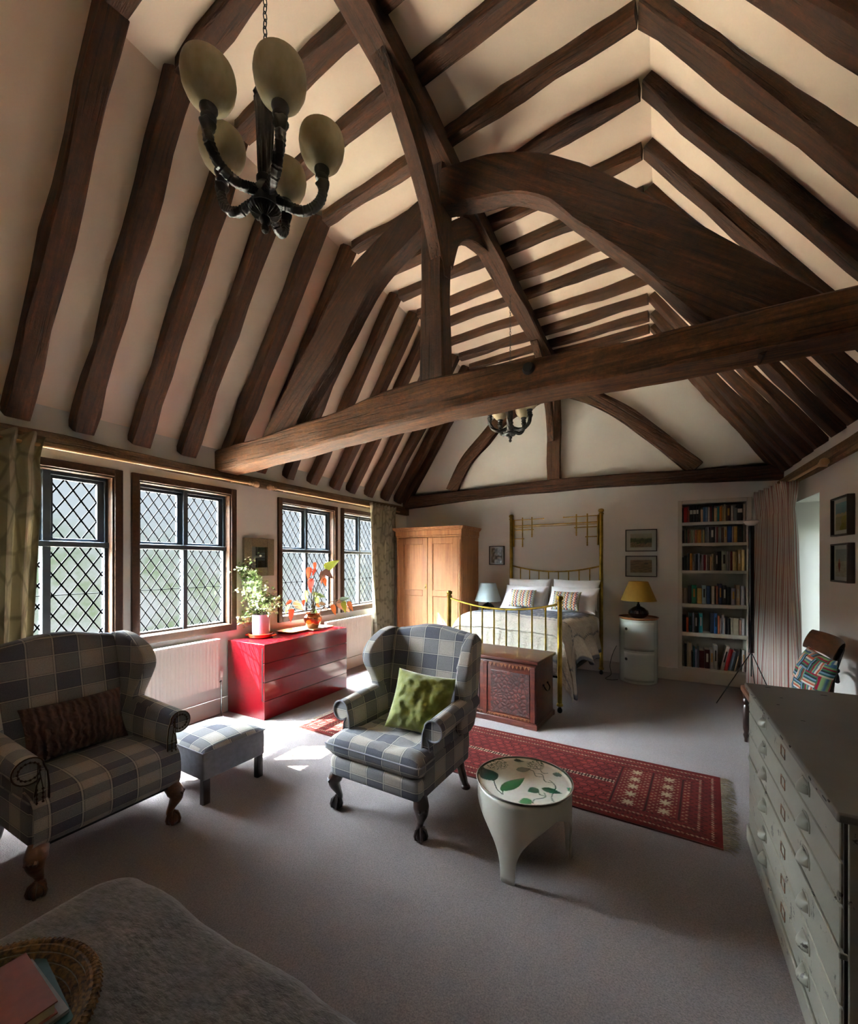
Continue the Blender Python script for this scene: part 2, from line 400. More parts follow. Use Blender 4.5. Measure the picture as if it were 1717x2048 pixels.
        if sub:
            m_ = o.modifiers.new('sub', 'SUBSURF'); m_.levels = m_.render_levels = sub; mods.append(m_)
        if solid:
            m_ = o.modifiers.new('solid', 'SOLIDIFY'); m_.thickness = solid; m_.offset = 0; mods.append(m_)
        if mods and uv:
            dg = bpy.context.evaluated_depsgraph_get(); me2 = bpy.data.meshes.new_from_object(o.evaluated_get(dg)); me2.name = name
            o.modifiers.clear(); o.data = me2; me = me2
        if smooth: me.set_sharp_from_angle(angle=R(ang))
        if uv == 'dom': dom_uv(me)
        elif callable(uv):
            l_ = me.uv_layers.new(name='UVMap')
            for lp in me.loops: l_.data[lp.index].uv = uv(lp.vertex_index, me.vertices[lp.vertex_index].co)
        if color:
            at = me.color_attributes.new('Col', 'FLOAT_COLOR', 'POINT')
            for i, q in enumerate(me.vertices):
                c = srgb(color(i, q.co)); at.data[i].color = (*c, 1)
        return o
def dom_uv(me, off=(0, 0)):
    l_ = me.uv_layers.new(name='UVMap')
    for p in me.polygons:
        n = p.normal; ax = max(range(3), key=lambda k: abs(n[k])*(1.0, 1.0, 1.05)[k])
        for li in p.loop_indices:
            c = me.vertices[me.loops[li].vertex_index].co
            l_.data[li].uv = ((c.y, c.z) if ax == 0 else (c.x, c.z) if ax == 1 else (c.x, c.y+.02))
def tag(o, label, cat, group=None):
    o['label'] = label; o['category'] = cat
    if group: o['group'] = group
    return o
def struct(o): o['kind'] = 'structure'; return o
def thing(name, label, cat, loc=(0, 0, 0), rz=0, group=None):
    o = bpy.data.objects.new(name, None); C.objects.link(o); o.location = loc; o.rotation_euler = (0, 0, rz)
    o.empty_display_size = .1
    return tag(o, label, cat, group) if label else o
def dup(root, loc, rz=None, label=None):
    r = root.copy(); C.objects.link(r); r.location = loc
    if rz is not None: r.rotation_euler = (0, 0, rz)
    if label: r['label'] = label
    for ch in list(root.children):
        c = ch.copy(); C.objects.link(c); c.parent = r
        for g in ch.children:
            d = g.copy(); C.objects.link(d); d.parent = c
    return r
def spline(pts, n=6):
    pts = [V(p) for p in pts]; out = []
    for i in range(len(pts)-1):
        p0 = pts[max(i-1, 0)]; p1 = pts[i]; p2 = pts[i+1]; p3 = pts[min(i+2, len(pts)-1)]
        for k in range(n):
            t_ = k/n
            out.append(.5*((2*p1)+(p2-p0)*t_+(2*p0-5*p1+4*p2-p3)*t_**2+(3*p1-p0-3*p2+p3)*t_**3))
    out.append(pts[-1]); return out
def nz(*a): return noise.noise(V((tuple(a)+(0.37, 0.71))[:3]))
def timber(name, path, w, h, up, mat, seed, amp=.015, step=.07, label=None, cat='beam', group=None, cut0=None, cut1=None):
    path = [V(p) for p in path]; k = len(path)
    ws = w if isinstance(w, (list, tuple)) else [w]*k; hs = h if isinstance(h, (list, tuple)) else [h]*k
    if k > 2: P = spline(path, 5); T = [i/(len(P)-1)*(k-1) for i in range(len(P))]
    else:
        n = max(2, int((path[1]-path[0]).length/step)); P = [path[0].lerp(path[1], i/n) for i in range(n+1)]; T = [i/n for i in range(n+1)]
    def ip(a, t_): i = min(int(t_), k-2); return a[i]+(a[i+1]-a[i])*(t_-i)
    o = path[0]; X = (path[-1]-path[0]).normalized(); Z = V(up); Z = (Z-X*Z.dot(X)).normalized(); Y = Z.cross(X)
    mb = MB(); secs = []
    L = 0
    for i, p in enumerate(P):
        if i: L += (p-P[i-1]).length
        tg = (P[min(i+1, len(P)-1)]-P[max(i-1, 0)]).normalized()
        u = (V(up)-tg*V(up).dot(tg)).normalized(); sd = u.cross(tg)
        a, b = ip(ws, T[i])/2, ip(hs, T[i])/2; c = min(a, b)*.16
        ring = []
        for q, (x, y) in enumerate([(-a, -b+c), (-a+c, -b), (a-c, -b), (a, -b+c), (a, b-c), (a-c, b), (-a+c, b), (-a, b-c)]):
            g = q//2
            dx = amp*nz(L*2.2, g*3.7, seed*5.1)*1.6+amp*.5*nz(L*9, q*2.3, seed*2.7); dy = amp*nz(L*2.2, g*3.7+40, seed*5.1)*1.6+amp*.5*nz(L*9, q*2.3+9, seed*2.7)
            v = p+sd*(x+dx)+u*(y+dy)
            ring.append(v)
        secs.append(ring)
    if cut0: 
        for v in secs[0]: cut0(v)
    if cut1:
        for v in secs[-1]: cut1(v)
    vs = [v for r_ in secs for v in r_]; n = 8
    fs = [(i*n+j, i*n+(j+1) % n, (i+1)*n+(j+1) % n, (i+1)*n+j) for i in range(len(secs)-1) for j in range(n)]
    fs += [list(range(n))[::-1], [(len(secs)-1)*n+j for j in range(n)]]
    Mx = Matrix.Translation(o) @ Matrix((X, Y, Z)).transposed().to_4x4(); inv = Mx.inverted()
    mb.add([inv @ v for v in vs], fs)
    ob = mb.build(name, mat, loc=(0, 0, 0), ang=40); ob.matrix_world = Mx
    if label: tag(ob, label, cat, group)
    return ob

# ------------------------------------------------------------------ room shell
XL, XR, YE, YN = -3.95, 1.28, 6.42, -1.6
ORD = ['first', 'second', 'third', 'fourth', 'fifth', 'sixth', 'seventh', 'eighth', 'ninth', 'tenth', 'eleventh', 'twelfth', 'thirteenth', 'fourteenth', 'fifteenth', 'sixteenth', 'seventeenth', 'eighteenth', 'nineteenth', 'twentieth', 'twenty-first', 'twenty-second', 'twenty-third', 'twenty-fourth', 'twenty-fifth', 'twenty-sixth', 'twenty-seventh', 'twenty-eighth']
struct(MB().box(XL-.3, XR+.5, YN-.2, YE+.45, -.12, 0).build('floor', 'carpet', smooth=False))
WIN = [(.87, 1.877), (1.944, 2.956), (3.518, 4.562), (4.64, 5.64)]
WZ0, WZ1 = .83, 2.31
def wall_with_holes(name, mat, axis, p0, p1, a0, a1, z0, z1, holes, ws=None):
    mb = MB(); As = sorted({a0, a1, *[h[0] for h in holes], *[h[1] for h in holes]}); Zs = sorted({z0, z1, *[h[2] for h in holes], *[h[3] for h in holes]})
    for i in range(len(As)-1):
        for j in range(len(Zs)-1):
            ca, cz = (As[i]+As[i+1])/2, (Zs[j]+Zs[j+1])/2
            if any(h[0] < ca < h[1] and h[2] < cz < h[3] for h in holes): continue
            if axis == 'x': mb.box(p0, p1, As[i], As[i+1], Zs[j], Zs[j+1])
            else: mb.box(As[i], As[i+1], p0, p1, Zs[j], Zs[j+1])
    return struct(mb.build(name, mat, smooth=False, fixn=False))
wall_with_holes('wall_left', 'wall', 'x', XL-.14, XL, YN-.1, YE, 0, 2.72, [(a+.03, b-.03, WZ0+.03, WZ1-.03) for a, b in WIN])
AY0, AY1 = 5.057, 5.84
wall_with_holes('wall_right', 'wall', 'x', XR, XR+.42, YN-.1, YE, 0, 2.74, [(AY0, AY1, .55, 2.18)])
BX0, BX1, BZ0, BZ1 = .265, .95, .18, 2.295
we = MB()
for (a, b, c_, d) in [(XL-.14, BX0, 0, 2.75), (BX1, XR+.42, 0, 2.75), (BX0, BX1, 0, BZ0), (BX0, BX1, BZ1, 2.75)]: we.box(a, b, YE, YE+.34, c_, d)
we.prism([(XL-.3, 2.6), (XR+.4, 2.6), (XR+.4, 3.0), (0.2, 4.9), (-2.9, 4.95), (XL-.3, 3.0)], YE, YE+.3, 'y')
struct(we.build('wall_end', 'wall', smooth=False, fixn=False))
struct(MB().box(XL-.14, XR+.42, YN-.15, YN, 0, 4.9).build('wall_near', 'wall', smooth=False))
prof = [(XL-.02, 2.66), (-2.735, 4.61), (-.045, 4.505), (XR+.02, 2.585)]
cm = MB()
for i in range(3):
    a, b = V((prof[i][0], 0, prof[i][1])), V((prof[i+1][0], 0, prof[i+1][1])); d = (b-a).normalized(); nrm = V((-d.z, 0, d.x))
    def fn(u, v, a=a, b=b, nrm=nrm):
        p = a.lerp(b, u); y = YN+(YE-YN)*v; e = min(u, 1-u)
        return V((p.x, y, p.z))+nrm*(nz(p.x*1.1, y*1.3, p.z*1.1)*.018*min(1, e*6))
    cm.grid(fn, 24, 90)
    cm.grid(lambda u, v, a=a, b=b, nrm=nrm: a.lerp(b, u)+nrm*.25+V((0, YN+(YE-YN)*v, 0)), 2, 2)
struct(cm.build('ceiling', 'ceiling', fixn=False, ang=25))
# hairline board joints on the slopes stay plain; skirtings
struct(MB().box(XL, XL+.022, YN, YE, 0, .16).build('baseboard_left', 'skirt', bevel=.005))
struct(MB().box(XL, XR, YE-.022, YE, 0, .16).build('baseboard_end', 'skirt', bevel=.005))
struct(MB().box(XR-.022, XR, YN, YE, 0, .16).build('baseboard_right', 'skirt', bevel=.005))

# ------------------------------------------------------------------ windows
def clip_seg(p, d, y0, y1, z0, z1):
    t0, t1 = -9, 9
    for c, dd, lo, hi in ((p[0], d[0], y0, y1), (p[1], d[1], z0, z1)):
        ta, tb = (lo-c)/dd, (hi-c)/dd
        if ta > tb: ta, tb = tb, ta
        t0, t1 = max(t0, ta), min(t1, tb)
    return (t0, t1) if t1-t0 > .004 else None
def lattice(mb, x, y0, y1, z0, z1, dw, dh, wd):
    for sgn in (1, -1):
        d = (dw/2, sgn*dh/2); L = math.hypot(*d); k0 = -40
        for k in range(-40, 41):
            p = (y0+k*dw+dw*.25, (z0+z1)/2); c = clip_seg(p, d, y0, y1, z0, z1)
            if not c: continue
            a = V((x, p[0]+d[0]*c[0], p[1]+d[1]*c[0])); b = V((x, p[0]+d[0]*c[1], p[1]+d[1]*c[1]))
            t_ = (b-a).normalized(); s_ = V((0, -t_.z, t_.y))*wd/2; e = V((.003, 0, 0))
            mb.add([a-s_-e, a+s_-e, b+s_-e, b-s_-e, a-s_+e, a+s_+e, b+s_+e, b-s_+e], [(0, 1, 2, 3), (7, 6, 5, 4), (0, 4, 5, 1), (1, 5, 6, 2), (2, 6, 7, 3), (3, 7, 4, 0)])
for wi, (a, b) in enumerate(WIN):
    r = struct(thing(f'window_{wi+1}', None, None, (XL, (a+b)/2, WZ0)))
    w = .06
    f = MB()
    for y0, y1, z0, z1 in [(a, a+w, WZ0, WZ1), (b-w, b, WZ0, WZ1), (a+w, b-w, WZ1-w, WZ1), (a+w, b-w, WZ0, WZ0+w*1.15)]: f.box(XL-.1, XL+.025, y0, y1, z0, z1)
    for y0, y1, z0, z1 in [(a+w, a+w+.014, WZ0+w, WZ1-w), (b-w-.014, b-w, WZ0+w, WZ1-w), (a+w, b-w, WZ1-w-.014, WZ1-w), (a+w, b-w, WZ0+w, WZ0+w+.014)]: f.box(XL-.1, XL+.008, y0, y1, z0, z1)
    f.build('window_trim', 'trim', r, ws=True, bevel=.005)
    gx = XL-.085; ia, ib, iz0, iz1 = a+w+.012, b-w-.012, WZ0+w+.012, WZ1-w-.012
    zt = 1.685; my = (ia+ib)/2 if wi != 0 else 1.40
    mw = .04 if wi else .05
    g = MB()
    g.box(gx-.03, gx+.02, ia, ia+.025, iz0, iz1); g.box(gx-.03, gx+.02, ib-.025, ib, iz0, iz1)
    g.box(gx-.03, gx+.02, ia, ib, iz0, iz0+.022); g.box(gx-.03, gx+.02, ia, ib, iz1-.03, iz1)
    g.build('casement_frame', 'frame_blue', r, ws=True, bevel=.003)
    MB().box(gx-.03, gx+.035, my-mw/2, my+mw/2, iz0, iz1).build('mullion', 'frame_blue', r, ws=True, bevel=.004)
    MB().box(gx-.03, gx+.04, ia, ib, zt-.022, zt+.022).build('transom', 'frame_blue', r, ws=True, bevel=.004)
    for (y0, y1) in ((ia+.025, my-mw/2), (my+mw/2, ib-.025)):
        for up_, (z0, z1) in enumerate(((iz0+.022, zt-.022), (zt+.022, iz1-.03))):
            if up_:
                s_ = MB(); q = .045
                for yy0, yy1, zz0, zz1 in [(y0, y0+q*.5, z0, z1), (y1-q, y1, z0, z1), (y0, y1, z1-q*.6, z1), (y0, y1, z0, z0+q*.5)]: s_.box(gx-.025, gx+.005, yy0, yy1, zz0, zz1)
                s_.build('opening_light', 'frame_blue', r, ws=True, bevel=.002)
                y0b, y1b, z0b, z1b = y0+q*.5, y1-q, z0+q*.5, z1-q*.6
            else: y0b, y1b, z0b, z1b = y0, y1, z0, z1
            lm = MB(); lattice(lm, gx-.012, y0b, y1b, z0b, z1b, .105 if wi == 0 else .093, .155 if wi == 0 else .135, .011 if wi == 0 else .008)
            if not up_: lm.box(gx-.018, gx-.008, y0b, y1b, (z0b+z1b)/2-.003, (z0b+z1b)/2+.003)
            lm.build('lead_lattice', 'lead', r, ws=True, smooth=False)
            MB().box(gx-.017, gx-.014, y0b, y1b, z0b, z1b).build('glass_pane', 'glass', r, ws=True, smooth=False)
r = struct(thing('window_5', None, None, (XR+.36, (AY0+AY1)/2, .55)))
f = MB()
for y0, y1, z0, z1 in [(AY0, AY0+.05, .55, 2.18), (AY1-.05, AY1, .55, 2.18), (AY0, AY1, 2.13, 2.18), (AY0, AY1, .55, .6), ((AY0+AY1)/2-.02, (AY0+AY1)/2+.02, .55, 2.18)]: f.box(XR+.34, XR+.4, y0, y1, z0, z1)
f.build('casement_frame', 'white_paint', r, ws=True, bevel=.004)
MB().box(XR+.37, XR+.373, AY0+.05, AY1-.05, .6, 2.13).build('glass_pane', 'glass', r, ws=True, smooth=False)

# ------------------------------------------------------------------ unseen ground added outside to bounce light up to the ceiling
tag(MB().box(-15, XL-.6, -10, 18, -3.0, -2.96).build('gravel_reflector', 'gravel', smooth=False), 'pale gravel terrace added unseen below the windows to bounce light', 'reflector')

# ------------------------------------------------------------------ timber roof
YLs = [1.2, 1.57, 1.98, 2.4, 2.83, 3.23, 3.64, 4.05, 4.47, 4.82, 5.24, 5.68, 6.07, 6.33]
YRs = [.87, 1.25, 1.68, 2.08, 2.51, 2.92, 3.37, 3.77, 4.12, 4.47, 4.88, 5.27, 5.65, 5.97]
RW, RD = .135, .13
LJ, LF = V((-2.60, 0, 4.52)), V((-3.87, 0, 2.53))
RJ, RF = V((-.075, 0, 4.42)), V((1.21, 0, 2.54))
def offs(p, q, d):   # move a line outwards into the slope by d
    t_ = (q-p).normalized(); n_ = V((t_.z, 0, -t_.x));
    if n_.z < 0: n_ = -n_
    return n_*d
nL, nR = offs(LJ, LF, RD/2), offs(RJ, RF, RD/2)
def vcut(x): 
    def f(v): pass
    return f
for i, (yl, yr) in enumerate(zip(YLs, YRs)):
    s_ = i*1.37
    jl, fl = LJ+nL+V((0, yl, 0)), LF+nL+V((0, yl+.02*nz(i, 3), 0)); jr, fr_ = RJ+nR+V((0, yr, 0)), RF+nR+V((0, yr, 0))
    tl = (jl-fl).normalized(); tr_ = (jr-fr_).normalized()
    where = 'before the tie beam' if i < 5 else 'beyond the tie beam'
    k = i if i < 5 else i-5
    timber('rafter', [fl, fl.lerp(jl, .5)+V((0, .02*nz(i*2.3, 1), 0)), jl+tl*.04], RW if i < 5 else .118, RD, nL, 'oak', s_,
           label=f'dark oak window-side rafter, {ORD[k]} from the camera of those {where}', group='rafters on the window-side slope')
    if i >= 3:
        ww = 'near side of the tie beam' if yr < 2.6 else 'far side of the tie beam'
        timber('rafter', [fr_, fr_.lerp(jr, .5)+V((0, .025*nz(i*2.3, 8), 0)), jr+tr_*.04], RW if i < 5 else .108, RD, nR, 'oak', s_+50,
               label=f'dark oak rafter on the right-hand slope, {ORD[i-3]} from the camera', group='rafters on the right-hand slope')
    cl = V((LJ.x+.03, yl, 4.52+RD/2)); cr_ = V((RJ.x-.03, yr, 4.42+RD/2))
    timber('collar_beam', [cl, cl.lerp(cr_, .33)+V((0, .03*nz(i*1.9, 5), .02*nz(i, 6))), cl.lerp(cr_, .67)+V((0, .03*nz(i*1.9, 15), .02*nz(i, 16))), cr_], (.118 if i < 4 else .088), RD, (0, 0, 1), 'oak', s_+90,
           label=f'dark oak collar crossing under the flat ceiling, {ORD[i]} from the camera', group='collar beams under the flat ceiling')
timber('rafter', [V((1.25, 6.35, 2.68)), V((.02, 6.35, 4.46))], .14, .12, nR, 'oak', 200, label='dark oak rafter flat against the gable wall, right-hand side above the curtain', group=None)
timber('rafter', [V((-3.9, 6.36, 2.66)), V((-2.66, 6.36, 4.5))], .1, .1, nL, 'oak', 201, label='dark oak rafter flat against the gable wall, left-hand side above the wardrobe')
# purlin along the middle
timber('collar_purlin', [(-1.365, .3, 4.44), (-1.365, 2.4, 4.435), (-1.365, 4.2, 4.40), (-1.36, 6.4, 4.40)], .17, .13, (0, 0, 1), 'oak', 300, label='long oak purlin running down the room under the collar beams', cat='beam')
# tie beam
TB = [(-3.95, 2.72, 2.68, 2.46), (-2.9, 2.70, 2.745, 2.525), (-2.2, 2.69, 2.815, 2.565), (-1.58, 2.67, 2.875, 2.597), (-.6, 2.64, 2.83, 2.62), (-.09, 2.62, 2.80, 2.61), (.45, 2.59, 2.795, 2.60), (1.3, 2.55, 2.80, 2.56)]
tb = timber('tie_beam', [(x, y+.125, (a+b)/2) for x, y, a, b in TB], .25, [a-b for x, y, a, b in TB], (0, 0, 1), 'oak_mid', 310, amp=.01, label='massive oak tie beam spanning the room from window wall to right wall')
# mortice hole, a black disc painting the shade of a recess on its front face
MB().lathe([(.001, 0), (.036, 0), (.040, .004), (.030, .03), (.001, .03)], n=16).xf(Matrix.Translation(V((-.72, 2.6385, 2.765))) @ Matrix.Rotation(PI/2, 4, 'X')).build('mortice_hole', 'black', tb, ws=False)
tb.children[0].matrix_parent_inverse = tb.matrix_world.inverted()
timber('crown_post', [(-1.43, 2.735, 2.86), (-1.43, 2.735, 3.6), (-1.425, 2.735, 4.38)], [.2, .17, .2], [.16, .15, .18], (0, 1, 0), 'oak', 320, amp=.006, label='upright oak crown post standing on the tie beam', cat='post')
br = [(-1.37, 4.323, 4.063), (-1.044, 4.275, 4.02), (-.75, 4.155, 3.93), (-.47, 3.982, 3.68), (-.276, 3.821, 3.43), (-.071, 3.62, 3.18), (.2, 3.333, 2.93), (.45, 3.05, 2.80), (.74, 2.74, 2.72)]
tl_ = [V((a[0], 0, a[1])) for a in br]
low = [V(p) for p in [(-1.37, 0, 4.063), (-1.044, 0, 3.99), (-.79, 0, 3.916), (-.60, 0, 3.79), (-.45, 0, 3.62), (-.27, 0, 3.41), (-.05, 0, 3.16), (.12, 0, 2.96), (.42, 0, 2.66)]]
timber('arched_brace', [(a+b)/2+V((0, 2.72, 0)) for a, b in zip(tl_, low)], [.14]*9, [(a-b).length for a, b in zip(tl_, low)], (.35, 0, 1), 'oak', 330, amp=.006, label='broad curved oak brace arching right from the crown post to the tie beam', cat='brace')
ltop = [V(p) for p in [(-1.50, 0, 4.27), (-1.835, 0, 4.152), (-2.044, 0, 4.06), (-2.265, 0, 3.926), (-2.535, 0, 3.596), (-2.863, 0, 3.235), (-3.30, 0, 2.64)]]
lbot = [V(p) for p in [(-1.50, 0, 4.06), (-1.80, 0, 3.89), (-1.95, 0, 3.79), (-2.13, 0, 3.61), (-2.36, 0, 3.31), (-2.65, 0, 2.98), (-3.0, 0, 2.60)]]
timber('arched_brace', [(a+b)/2+V((0, 2.79, 0)) for a, b in zip(ltop, lbot)], [.13]*7, [(a-b).length for a, b in zip(ltop, lbot)], (-.35, 0, 1), 'oak', 331, amp=.008, label='oak brace descending left from the crown post to the tie beam', cat='brace')
timber('purlin_brace', [(-1.39, 2.74, 3.60), (-1.39, 2.66, 3.86), (-1.385, 2.46, 4.13), (-1.375, 2.15, 4.35), (-1.365, 1.70, 4.53)], [.1]*5, [.08, .14, .17, .16, .12], (0, 1, 1), 'oak', 340, amp=.006, label='oak brace rising from the crown post towards the camera to the purlin', cat='brace')
timber('purlin_brace', [(-1.40, 2.80, 3.75), (-1.40, 2.93, 4.05), (-1.40, 3.2, 4.26), (-1.40, 3.6, 4.38)], [.1]*4, [.12, .16, .14, .08], (0, -1, 1), 'oak', 341, amp=.006, label='short curved oak brace from the far side of the crown post to the purlin', cat='brace')
# wall plates
timber('wall_plate', [(XL+.01, YN, 2.44), (XL+.01, 1.1, 2.445), (XL+.01, 2.8, 2.42), (XL+.01, 6.42, 2.435)], .09, [.09, .09, .1, .13], (0, 0, 1), 'oak_pale', 350, label='pale oak wall plate running along the window wall above the curtain poles')
timber('wall_plate', [(XR-.005, YN, 2.43), (XR-.005, 3.5, 2.42), (XR-.005, 6.42, 2.44)], .08, .12, (0, 0, 1), 'oak_pale', 351, label='pale oak wall plate along the right wall above the pictures')
timber('gable_beam', [(XL, 6.35, 2.58), (-2.6, 6.35, 2.63), (-1.4, 6.35, 2.67), (0, 6.35, 2.65), (XR, 6.35, 2.60)], .12, [.22, .16, .17, .15, .17], (0, 0, 1), 'oak', 352, amp=.01, label='dark oak beam across the gable wall above the bed')
timber('gable_post', [(-1.36, 6.36, 2.72), (-1.36, 6.36, 4.4)], .10, .19, (1, 0, 0), 'oak', 353, amp=.006, label='upright oak post on the gable wall behind the far chandelier', cat='post')
timber('purlin_brace', [(-1.38, 6.25, 3.3), (-1.38, 6.12, 3.75), (-1.38, 5.75, 4.15), (-1.38, 5.3, 4.36)], [.09]*4, [.08, .12, .13, .08], (0, 1, 1), 'oak', 342, amp=.006, label='narrow oak brace curving from the gable post to the purlin', cat='brace')
timber('gable_brace', [(-1.25, 6.37, 4.05), (-.80, 6.37, 3.86), (-.42, 6.37, 3.58), (-.03, 6.37, 3.21), (.42, 6.37, 2.74)], [.09]*5, [.15, .19, .2, .2, .2], (.5, 0, 1), 'oak', 354, amp=.008, label='curved oak brace on the gable wall right of the gable post', cat='brace')
timber('gable_brace', [(-1.46, 6.37, 4.05), (-2.1, 6.37, 3.82), (-2.45, 6.37, 3.5), (-2.77, 6.37, 3.18), (-3.03, 6.37, 2.72)], [.09]*5, [.16, .19, .2, .2, .2], (-.5, 0, 1), 'oak', 355, amp=.008, label='curved oak brace on the gable wall left of the gable post', cat='brace')

# ------------------------------------------------------------------ chandeliers
def chandelier(x, y, z0, ztop, ang0, label):
    r = thing('chandelier', label, 'chandelier', (x, y, z0), 0, 'pair of five-light chandeliers')
    b = MB()   # body: finial, rosette, hub, column
    b.lathe([(.001, 0), (.012, .008), (.016, .02), (.011, .035), (.02, .045), (.022, .055), (.012, .07)], n=16)
    b.build('finial', 'bronze', r)
    ro = MB().lathe([(.012, .066), (.03, .070), (.05, .077), (.060, .088), (.05, .10), (.03, .115), (.001, .118)], n=128)
    for p_ in ro.v:
        q_ = math.hypot(p_.x, p_.y)
        if .02 < q_ < .058 and p_.z < .09: p_.z += .0035*math.cos(24*math.atan2(p_.y, p_.x))
    ro.build('rosette', 'bronze', r)
    MB().lathe([(.001, .1), (.035, .11), (.046, .13), (.046, .16), (.032, .18), (.026, .19), (.032, .2), (.032, .21), (.02, .222)], n=24).build('hub', 'bronze', r)
    MB().lathe([(.024, .215), (.026, .24), (.034, .46), (.039, .48), (.039, .5), (.03, .51), (.042, .525), (.034, .545), (.001, .56)], n=60, flute=.06, fl_n=12).build('column', 'bronze', r)
    ch = MB(); L = ztop-z0-.55; n = max(3, int(L/.028))
    for i in range(n):
        zc = .565+L*(i+.5)/n; a = i*PI/2
        pts = [V((math.cos(a)*.008*math.cos(q), math.sin(a)*.008*math.cos(q), zc+.018*math.sin(q))) for q in [k*2*PI/10 for k in range(10)]]
        ch.tube(pts, .0022, 5, closed=True)
    ch.lathe([(.001, .56+L-.03), (.03, .56+L-.02), (.035, .56+L-.004), (.001, .56+L)], n=16)
    ch.build('chain', 'iron', r)
    for k in range(5):
        a = ang0+k*2*PI/5; ca, sa = math.cos(a), math.sin(a)
        def P(rr, z): return V((rr*ca, rr*sa, z))
        pts = spline([P(.035, .145), P(.075, .128), (P(.125, .118)), P(.172, .135), P(.205, .175), P(.216, .225), P(.212, .258)], 9)
        rad = [.0175+.0015*math.sin(i*2.6) for i in range(len(pts))]; rad[-11:] = [.018, .019, .021, .023, .025, .0265, .0265, .024, .020, .017, .016]
        am = MB().tube(pts, rad, 30, rope=.10, tw=.45)
        am.lathe([(.014, 0), (.024, .008), (.014, .016)], P(.045, .125), 12)
        arm = am.build('arm', 'bronze', r)
        MB().lathe([(.014, .256), (.024, .262), (.026, .27), (.018, .278), (.024, .284), (.03, .296), (.028, .315), (.001, .318)], P(.212, 0), 20).build('lamp_cup', 'bronze', arm)
        sh = [(.026, .300), (.048, .312), (.070, .336), (.084, .368), (.089, .40), (.086, .426), (.082, .438), (.078, .438), (.082, .424), (.084, .40), (.079, .370), (.066, .340), (.044, .318), (.001, .310)]
        MB().lathe(sh, P(.212, 0), 32).build('lamp_shade', 'alabaster', r)
    return r
chandelier(-1.33, 1.125, 2.81, 4.44, R(-99), 'large dark chandelier with alabaster shades hanging nearest, at upper left')
chandelier(-1.36, 4.27, 2.79, 4.35, R(-78), 'smaller-looking dark chandelier hanging beyond the tie beam above the bed')

# ------------------------------------------------------------------ curtains, poles, radiators
def curtain(name, mat, top, bot, ztop, zbot, folds, amp, label, seed, nrm, head=.07, width=None):
    # top / bot: lists of (x,y) polyline end points of the cloth at the top and at the bottom
    T0, T1 = V((*top[0], 0)), V((*top[1], 0)); B0, B1 = V((*bot[0], 0)), V((*bot[1], 0)); N_ = V((*nrm, 0)); H = ztop-zbot
    NU, NV = folds*14, 60
    def fn(u, v):
        e = v**.7; a = T0.lerp(B0, e); b = T1.lerp(B1, e)
        pinch = math.exp(-((v-head)/.06)**2)*.10 if head else 0
        uu = .5+(u-.5)*(1-pinch*.6)
        p = a.lerp(b, uu)
        ph = u*folds*2*PI
        w = math.sin(ph+.8*nz(u*5, v*1.2, seed)); w2 = .35*math.sin(ph*2+3*nz(u*3, v*1.5, seed+9))
        A = amp*(.65+.5*v+.25*nz(u*4, v*2, seed+3)) if v > head else amp*(.55+.75*(1-v/head))
        q = p+N_*(A*(w+w2*min(1, v*4)))
        return V((q.x, q.y, ztop-H*v + (.012*math.sin(ph) if v < .01 else 0)))
    mb = MB().grid(fn, NU, NV)
    Wd = (width or (B1-B0).length*1.9)
    o = mb.build(name, mat, solid=.004, uv=lambda i, c: ((i % NU)/NU*Wd, (i//NU)/NV*H), fixn=False) if False else None
    mb2 = mb.build(name, mat, fixn=False, uv=lambda i, c: ((i % NU)/NU*Wd, (i//NU)/NV*H))
    md = mb2.modifiers.new('solid', 'SOLIDIFY'); md.thickness = .004; md.offset = 0
    return tag(mb2, label, 'curtain')
curtain('curtain', 'leafcurtain', [(-3.80, .62), (-3.80, 1.33)], [(-3.80, .66), (-3.80, 1.22)], 2.43, .03, 7, .045, 'oatmeal leaf-patterned curtain at the left edge, over the nearest window', 1, (1, 0))
curtain('curtain', 'leafcurtain', [(-3.82, 5.14), (-3.82, 5.90)], [(-3.82, 5.27), (-3.82, 5.80)], 2.43, .19, 8, .036, 'oatmeal leaf-patterned curtain hanging beside the pine wardrobe', 2, (1, 0))
curtain('curtain', 'stripe', [(1.05, 6.27), (1.17, 5.42)], [(.98, 6.30), (1.13, 5.12)], 2.36, .03, 6, .05, 'red and white striped curtain hanging at the right-hand window recess', 3, (-.99, -.12), head=.13, width=1.7)
def pole(p0, p1, label, fin_at=1):
    r = thing('curtain_pole', label, 'curtain pole', p0)
    p0, p1 = V(p0), V(p1); d = (p1-p0).normalized()
    MB().tube([p0, p1], .013, 12).build('rod', 'pole', r, ws=True)
    Mx = Matrix.Translation(p1) @ d.to_track_quat('Z', 'Y').to_matrix().to_4x4()
    MB().lathe([(.014, -.02), (.02, -.012), (.02, 0), (.012, .006), (.012, .02), (.024, .028), (.024, .036), (.014, .042), (.028, .055), (.034, .075), (.028, .095), (.012, .105), (.001, .11)], n=20).xf(Mx).build('finial', 'pole', r, ws=True)
    bx = 1 if p0.x > 0 else -1
    for t_ in (.08, .93):
        q = p0.lerp(p1, t_); MB().tube([q, V((XR-.03 if bx > 0 else XL+.05, q.y, q.z))], .01, 8).build('bracket', 'pole', r, ws=True)
pole((XL+.12, .45, 2.365), (XL+.12, 3.05, 2.385), 'pale wooden curtain pole above the two nearest windows')
pole((XL+.12, 6.0, 2.385), (XL+.12, 3.38, 2.38), 'pale wooden curtain pole above the two windows behind the red chest')
pole((XR-.1, 6.3, 2.38), (XR-.1, 4.62, 2.36), 'pale wooden curtain pole above the striped curtain on the right wall')

